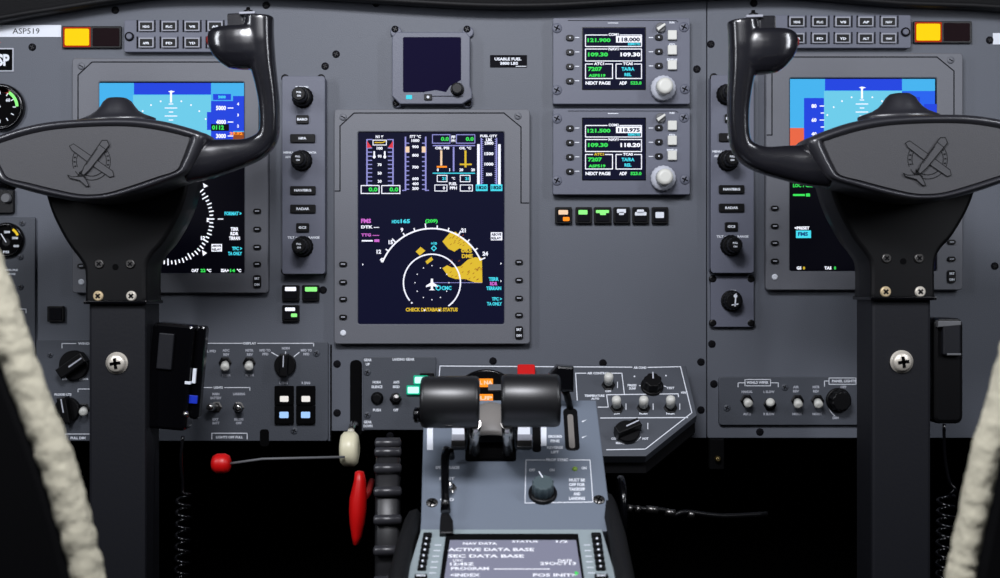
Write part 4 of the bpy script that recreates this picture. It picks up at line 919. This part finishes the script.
# ------------------------------------------------------------------ yokes
def yoke(label, ex, ey, dist, tilt, hdist, side):
    """ex,ey: centre of the emblem; side=+1 when the grip in view is on the right"""
    c = spot(ex, ey, dist); k = 1.08/FPX
    t = T('control_yoke', label, 'control yoke', 0, 0, origin=c, rz=tilt, group='control yokes')
    O_ = [(0, 43), (40, 42), (70, 37.5), (95, 30), (108, 25), (116, 20), (110, 6), (102, -8), (93, -18), (70, -26.5), (45, -34), (18, -40), (0, -41)]
    I_ = [(0, 33.5), (36, 32.3), (62, 28.5), (84, 23), (94, 19.8), (99, 17.5), (95, 6), (90, -5), (84, -14), (64, -20), (42, -26.5), (17, -33), (0, -34.5)]
    full = lambda hf: hf+[(-x, y) for x, y in hf[-2:0:-1]]
    O2 = smooth_closed(full(O_), 4)[::-1]; I2 = smooth_closed(full(I_), 4)[::-1]
    lp = lambda f_, h_: [((a[0]+(b[0]-a[0])*f_)*k, (a[1]+(b[1]-a[1])*f_)*k, h_) for a, b in zip(O2, I2)]
    m = t.mb('yoke')
    m.loft([lp(.8, -.072), lp(.2, -.062), lp(0, -.03), lp(0, -.011), lp(.10, -.006), lp(.28, -.002), lp(.5, 0), lp(.72, -.0006), lp(.9, -.0024), lp(.97, -.0045)], 'hubroll', sm=True); m.build('hub', t.e)
    m = t.mb('hubplate')
    m.loft([lp(1.0, -.0045), lp(1.0, -.0022), lp(1.04, -.0012)], 'hubplate')
    # engraved badge: two crossed aircraft over an open ring
    e_ = -.0010; q = lambda pts: [(x*k, y*k) for x, y in pts]
    def stroke(pts, w_, mt, hh=e_, closed=False):
        pts = q(pts); pts = pts+[pts[0]] if closed else pts
        for (x0, y0), (x1, y1) in zip(pts, pts[1:]):
            dx, dy = x1-x0, y1-y0; l = math.hypot(dx, dy) or 1; ux, uy = dx/l*w_*k/2, dy/l*w_*k/2
            st = len(m.v); m.v += [Vector((x0-ux*.5+uy, y0-uy*.5-ux, hh)), Vector((x1+ux*.5+uy, y1+uy*.5-ux, hh)), Vector((x1+ux*.5-uy, y1+uy*.5+ux, hh)), Vector((x0-ux*.5-uy, y0-uy*.5+ux, hh))]
            m.face((st, st+1, st+2, st+3), m.m(mt))
    ring = lambda r, a0, a1: [(r*math.cos(math.radians(a0+(a1-a0)*j/20)), -1+r*math.sin(math.radians(a0+(a1-a0)*j/20))) for j in range(21)]
    stroke(ring(19, -150, -20), .8, 'black'); stroke(ring(15, -140, -30), .8, 'black'); stroke(ring(19, 35, -20), .6, 'black'); stroke(ring(15, 35, -20), .6, 'black'); stroke(ring(19, 145, 200), .6, 'black'); stroke(ring(15, 145, 200), .6, 'black')
    for an in (150, 165, 180, 195, 30, 15, 0, -15): a_ = math.radians(an); stroke([(17*math.cos(a_)-.7, -1+17*math.sin(a_)), (17*math.cos(a_)+.7, -1+17*math.sin(a_))], 1.4, 'black')
    def solid(pts, mt, h0, h1): m.prism(q(pts), h0, h1, .0002, mt)
    B1 = [(-21, 15), (-17, 17), (3, 2), (21, -12), (22, -17), (18, -18), (4, -8), (-19, 11)]
    solid(B1, 'hubplate', -.002, -.0004); stroke(B1, .7, 'black', -.00035, True)
    B2 = [(12, 19), (17, 19), (19, 14), (-2, -10), (-8, -15), (-10, -13), (-7, -6)]
    solid(B2, 'hubplate', -.002, .0004); stroke(B2, .9, 'black', .00045, True); stroke([(9, 15), (15, 10)], .7, 'black', .0005); stroke([(7, 11), (-5, -5)], .5, 'black', .0005)
    B3 = [(-24, -14), (-20, -16), (-8, -16), (-5, -21), (-3, -26), (-6, -26), (-12, -20), (-22, -17)]
    solid(B3, 'hubplate', -.002, .0002); stroke(B3, .8, 'black', .00025, True); stroke([(-12, -12), (-6, -18)], 1.5, 'black', .0005); stroke([(-9, -10), (-14, -16)], 1.2, 'black', .0005)
    m.build('front_plate', t.e)
    # arms and horns, one each side
    def Lp(px, py):                                               # read off the left yoke, turned level
        x = px-91; y = 160-py; a_ = math.radians(-2.5)
        return x*math.cos(a_)-y*math.sin(a_), x*math.sin(a_)+y*math.cos(a_)
    pth = [(178, 161, 20.5, 18), (200, 157, 20, 17), (222, 153, 17, 15), (242, 149, 13.5, 14), (256, 142.5, 12, 13), (264, 133, 10.5, 13), (266, 118, 10, 13), (265.5, 98, 10.5, 13), (263, 78, 11.5, 14), (260, 60, 13, 15), (257.5, 40, 14.5, 15), (257, 26, 14.5, 15), (257, 14, 14.5, 15)]
    dense = smooth_open([(a_, b_, c_, d_) for a_, b_, c_, d_ in pth], 5)
    for sg, nm in ((1, 'r'), (-1, 'l')):
        m = t.mb('yoke'); P3 = []
        for a_, b_, c_, d_ in dense:
            x, y = Lp(a_, b_); P3.append((x*k*sg, y*k, c_*k, d_*k))
        L = []
        for i, (x, y, rx_, rz_) in enumerate(P3):
            x0, y0 = P3[max(i-1, 0)][:2]; x1, y1 = P3[min(i+1, len(P3)-1)][:2]
            tx, ty = x1-x0, y1-y0; l = math.hypot(tx, ty); nx, ny = -ty/l, tx/l
            up = max(0, min(1, (y-.0)/.1)); zc = -.022+.012*up
            ring_ = []
            for j in range(24):
                an = 2*PI*j/24; ca, sa = math.cos(an), math.sin(an); ex_ = .75
                cc = math.copysign(abs(ca)**ex_, ca); ss = math.copysign(abs(sa)**ex_, sa)
                ring_.append((x+nx*rx_*cc, y+ny*rx_*cc, zc+rz_*ss))
            L.append(ring_)
        m.loft(L, 'yoke', sm=True)
        # thumb rest: horizontal sections
        L = []
        for y, xl, xr, z0, z1 in ((67, 238, 258, -8, 4), (66, 226, 262, -10, 9), (61, 218, 264, -12, 13), (54, 211, 264, -13, 16), (46, 206.5, 264, -13, 17), (38, 205, 264, -13, 17), (31, 206, 264, -12, 16), (27, 210, 264, -11, 14), (25, 216, 262, -9, 10)):
            x0, yy = Lp(xl, y); x1, _ = Lp(xr, y); x0, x1 = x0*k, x1*k; zc = -.010
            L.append([(sg*((x0+x1)/2+(x1-x0)/2*math.copysign(abs(math.cos(2*PI*j/28))**.8, math.cos(2*PI*j/28))), yy*k, zc+((z0+z1)/2+(z1-z0)/2*math.copysign(abs(math.sin(2*PI*j/28))**.85, math.sin(2*PI*j/28)))*k) for j in range(28)])
        m.loft(L, 'yoke', sm=True)
        o = m.build('grip', t.e)
        rm = o.modifiers.new('remesh', 'REMESH'); rm.mode = 'VOXEL'; rm.voxel_size = .0013; rm.use_smooth_shade = True
        sm_ = o.modifiers.new('smooth', 'SMOOTH'); sm_.factor = .5; sm_.iterations = 8
        m = t.mb('black'); x, y = Lp(233, 18); x *= k*sg; y *= k
        m.prism(rrect(x-8*k, y-7*k, x+8*k, y+7*k, 2*k), -.026, -.008, .001, 'yoke'); m.build('switch_block', t.e)
        m = t.mb('chrome'); x, y = Lp(246, 11.5); x *= k*sg; y *= k
        m.prism(rrect(x-8*k, y-1.2*k, x+8*k, y+1.2*k, .5*k), -.018, -.004, .0004, 'frame'); m.axis((x, y, -.010), (x, y+.006, -.010), [(0, .004), (.5, .004), (.6, .002), (1, .0015)], 'black', 12); m.build('top_switch', t.e)
        m = t.mb('red'); x, y = Lp(206, 38); x *= k*sg; y *= k; m.axis((x+sg*.004, y, -.011), (x-sg*.0018, y, -.011), [(0, .005), (.8, .0045), (1, .003)], 'redd', 16); m.build('thumb_button', t.e)
    # clip and cap on the top of the hub
    m = t.mb('yoke'); L = []
    for y, xl, xr, r_ in ((38, -38, 38, 20), (50, -41, 43, 20), (52, -41, 43, 20), (53, -39, 41, 18), (57, -27, 31, 16), (61, -20, 25, 15), (66, -15, 21, 13), (71, -12, 18, 11), (74.5, -8, 13, 8), (75.5, -3, 7, 3)):
        L.append([(((xl+xr)/2+(xr-xl)/2*math.cos(2*PI*j/32))*k, y*k, -.075+r_*k*math.sin(2*PI*j/32)*1.3) for j in range(32)])
    m.loft(L, 'hubroll', sm=True); m.build('top_cap', t.e)
    return t
def column(label, cx_, dist, boxside, yk, el, cy_=302):
    c = spot(cx_, cy_, dist); k = 1.153/FPX; f = dist/1.153
    t = T('control_column', label, 'control column', 0, 0, origin=(c.x, c.y, 0), group='control columns')
    zt = c.z; kk = 1.153/FPX
    m = t.mb('column'); hw = 28.5*kk
    m.prism(rrect(-hw, -.0, hw, zt+.004, .006), -.046, 0, .003, 'column'); m.build('post', t.e)
    # neck housing widening up to the hub
    left = [(-31, -2), (-31, 30), (-36, 42), (-48, 58), (-62, 84), (-70, 108), (-72, 122)]; right = [(73, 124), (70, 106), (62, 84), (48, 60), (36, 46), (31, 32), (31, -2)]
    ol = [(x*kk, zt+y*kk) for x, y in smooth_open(left, 4)+smooth_open(right, 4)][::-1]
    m = t.mb('yokedark'); oi = lambda d_, h_: [(x, y, h_) for x, y in offset(ol, d_)]
    m.loft([oi(.004, -.052), oi(.001, -.048), oi(0, -.03), oi(0, .001), oi(.0006, .003), oi(.002, .0042), oi(.004, .0048)], 'yokedark', sm=True); m.build('neck_housing', t.e)
    m = t.mb('black'); m.prism(rrect(-31.5*kk, zt-2*kk, 31.5*kk, zt+1.5*kk, .001), -.05, .0065, .001, 'gloss'); m.build('collar', t.e)
    for x, y, mt, r_ in ((-16, 38, 'steel', 4.8), (15, 38, 'steel', 4.8), (-17, 6, 'boltbrass', 5.2), (16, 6, 'boltmetal', 5.2)):
        m = t.mb(mt); m.lathe3((x*kk, zt+y*kk), [(r_*kk, .003), (r_*kk, .0055), (r_*kk*.8, .0066)], mt, 20)
        for an in (45, 135):
            a_ = math.radians(an); dx, dy = math.cos(a_)*r_*kk*.55, math.sin(a_)*r_*kk*.55; w_ = r_*kk*.16
            m.prism([(x*kk-dx-dy*.3, zt+y*kk-dy+dx*.3), (x*kk+dx-dy*.3, zt+y*kk+dy+dx*.3), (x*kk+dx+dy*.3, zt+y*kk+dy-dx*.3), (x*kk-dx+dy*.3, zt+y*kk-dy-dx*.3)], .006, .0068, 0, 'black')
        m.build('screw', t.e)
    m = t.mb('void'); m.lathe3((0, zt+35*kk), [(3*kk, .003), (3*kk, .0053)], 'void', 16); m.build('screw_hole', t.e)
    m = t.mb('boltmetal'); x, y, r_ = 0, zt-61*kk, 9.6*kk
    m.lathe3((x, y), [(r_*1.15, -.001), (r_*1.15, .0008), (r_, .001), (r_, .003), (r_*.75, .0052), (r_*.3, .006)], 'boltmetal', 28)
    for an in (0, 90):
        a_ = math.radians(an+8); dx, dy = math.cos(a_)*r_*.55, math.sin(a_)*r_*.55
        m.prism([(x-dx-dy*.28, y-dy+dx*.28), (x+dx-dy*.28, y+dy+dx*.28), (x+dx+dy*.28, y+dy-dx*.28), (x-dx+dy*.28, y-dy-dx*.28)], .003, .0063, 0, 'void')
    m.build('bolt', t.e)
    return t
yoke('left control yoke with embossed badge, its inner grip rising beside the left display', 91, 160, 1.08, 2.5, 1.153, 1)
yoke('right control yoke with embossed badge, in front of the right display', 928, 158, 1.035, 1.5, 1.105, -1)
column('left black control column under the left yoke', 117, 1.153, 1, 0, 0)
column('right black control column under the right yoke', 901.5, 1.105, -1, 0, 0, 298)

# switch boxes strapped to the columns (hand microphones) and their cords
c = spot(177, 380, 1.17); t = T('hand_microphone', 'black handheld microphone clipped on the inner side of the left column', 'microphone', 0, 0, origin=c, rz=-5); k = 1.17/FPX
m = t.mb('gloss'); m.prism(rrect(-28*k, -50*k, 14*k, 56*k, 5*k), -.018, .004, .003, 'gloss'); m.build('body', t.e)
m = t.mb('black'); m.prism(rrect(14*k, -38*k, 24*k, 56*k, 4*k), -.014, -.002, .002, 'gloss'); m.build('rear_shell', t.e)
m = t.mb('column'); m.prism(rrect(-20*k, 10*k, -5*k, 46*k, 1*k), .003, .007, .001, 'column'); m.build('talk_button', t.e)
m = t.mb('white'); m.prism(rrect(15*k, -2*k, 18.5*k, 13*k, .5*k), -.004, .0005, .0003, 'white'); m.build('label_strip', t.e)
m = t.mb('blue'); m.prism(rrect(12*k, -22*k, 22*k, -14*k, .5*k), -.004, .0005, .0003, 'blue'); m.build('blue_tape', t.e); m = t.mb('chrome'); m.prism(rrect(9*k, -3*k, 15*k, 0, .5*k), -.004, .0045, .0003, 'white'); m.axis((12*k, -30*k, .003), (13*k, -36*k, .003), [(0, .002), (.5, .0035), (1, .002)], 'chrome', 12); m.build('clip', t.e)

m = t.mb('chrome'); m.tube([(-28*k, -18*k, .006), (-32*k, -20*k, .006), (-32*k, -56*k, .006), (-27*k, -58*k, .006)], .0012, 'chrome', 8); m.build('wire_clip', t.e)
c = spot(948, 371, 1.12); t = T('hand_microphone', 'black handheld microphone clipped beside the right column above a coiled cord', 'microphone', 0, 0, origin=c); k = 1.12/FPX
m = t.mb('gloss'); m.prism(rrect(-15*k, -53*k, 16*k, 53*k, 7*k), -.034, 0, .004, 'black'); m.build('body', t.e)
m = t.mb('column'); m.prism(rrect(-7*k, 16*k, 11*k, 50*k, 2*k), -.001, .005, .0015, 'column'); m.prism([(-12*k, 44*k), (11*k, 46*k), (11*k, 50*k), (-12*k, 50*k)], -.001, .0055, .0006, 'grey'); m.prism([(-3*k, 16*k), (11*k, 16*k), (11*k, 18*k), (-3*k, 18*k)], -.001, .0055, .0004, 'grey'); m.build('talk_button', t.e)
def cord(label, lead, cx_, y0, y1, dist, n, r_px):
    c = spot(cx_, y0, dist); t = T('coiled_cord', label, 'cord', 0, 0, origin=c, group='coiled microphone cords'); k = dist/FPX
    pts = [((x-cx_)*k, -(y-y0)*k, h_) for x, y, h_ in lead]
    pts = smooth_open(pts, 5) if len(pts) > 1 else pts
    N = n*14
    for j in range(N+1):
        a_ = 2*PI*j/14; pts.append(((r_px*math.sin(a_)+ (j/N)*-3)*k, -((y1-y0)*j/N)*k, r_px*k*math.cos(a_)))
    m = t.mb('black'); m.tube(pts, 1.7*k, 'gloss', 8); m.build('coil', t.e)
cord('black coiled cord hanging behind the left column', [(183, 436, .0), (182, 460, .004), (184, 480, .004)], 184, 492, 640, 1.17, 13, 7)
cord('black coiled cord hanging beside the right column', [(944, 424, 0), (944, 455, .002), (947, 480, .006), (953, 488, .008)], 946, 494, 640, 1.12, 14, 8)

# ------------------------------------------------------------------ seats in the foreground
def seat(label, front, back, sg):
    t = T('pilot_seat', label, 'seat', 0, 0, origin=(sg*.52, -.68, 0), group='pilot seats')
    inv = t.F.I; d_ = .60
    m = t.mb('sheepskin')
    # rolled sheepskin rim: follows the edge of the backrest
    rim = smooth_open(front, 8)
    pts = [inv @ spot(x, y, d_) for x, y, w_ in rim]; N = len(pts); L = []
    random.seed(5)
    for i, (x, y, w_) in enumerate(rim):
        t0 = pts[max(0, i-1)]; t1 = pts[min(N-1, i+1)]; tg = (t1-t0).normalized(); nx = Vector((-tg.y, tg.x, 0)); R_ = w_/2*d_/FPX*(1+.03*math.sin(i*1.7)+.02*math.sin(i*4.1))
        L.append([pts[i]+nx*R_*math.cos(2*PI*j/20)+Vector((0, 0, 1))*R_*1.5*math.sin(2*PI*j/20) for j in range(20)])
    m.loft(L, 'sheepskin', sm=True); o = m.build('sheepskin_rim', t.e)
    o['label'] = 'cream sheepskin edge'
    sb = o.modifiers.new('sub', 'SUBSURF'); sb.levels = 2; sb.render_levels = 2
    tx = bpy.data.textures.new('fleece', 'CLOUDS'); tx.noise_scale = .007; tx.noise_depth = 3
    dm = o.modifiers.new('fleece', 'DISPLACE'); dm.texture = tx; dm.strength = .0022; dm.mid_level = .5; dm.texture_coords = 'LOCAL'
    # dark backrest shell outside the rim
    bk = t.mb('seat'); inn = [inv @ spot(x-sg*-0 + sg*(w_*.32), y, d_-.01) for x, y, w_ in rim]
    xo = inn[0].x; yb = inn[-1].y
    ring_ = [(p.x, p.y) for p in inn]+[(xo, yb)]
    zf = inn[0].z
    a_ = sum(ring_[i][0]*ring_[(i+1) % len(ring_)][1]-ring_[(i+1) % len(ring_)][0]*ring_[i][1] for i in range(len(ring_)))
    if a_ < 0: ring_ = ring_[::-1]
    bk.loft([[(x, y, zf-.045) for x, y in offset(ring_, .035)], [(x, y, zf-.012) for x, y in offset(ring_, .012)], [(x, y, zf-.002) for x, y in offset(ring_, .004)], [(x, y, zf) for x, y in offset(ring_, .008)]], 'seat'); bk.build('backrest', t.e)
    # seat base down to the floor
    bs = t.mb('seat'); zmin = min(p.y for p in inn); bs.box3((sg*.0, .22, 0), (.36, .44, .30), 'seat', .02); bs.build('seat_base', t.e)
    return t
seat('left pilot seat with cream sheepskin edge in the near left foreground', [(-520, 118, 34), (-360, 112, 34), (-200, 112, 34), (-100, 128, 32), (-58, 160, 30), (-34, 215, 28), (-8, 280, 32), (13, 345, 33), (33, 400, 32), (56, 460, 33), (74, 520, 32), (90, 585, 31), (115, 680, 33), (135, 780, 34)], None, -1)
seat('right pilot seat with cream sheepskin edge in the near right foreground', [(1540, 150, 36), (1380, 140, 36), (1220, 142, 36), (1110, 160, 36), (1070, 205, 36), (1050, 270, 36), (1022, 345, 36), (1005, 400, 32), (987, 450, 28), (976, 500, 27), (966, 550, 26), (959, 585, 28), (944, 680, 32), (920, 780, 38)], None, 1)
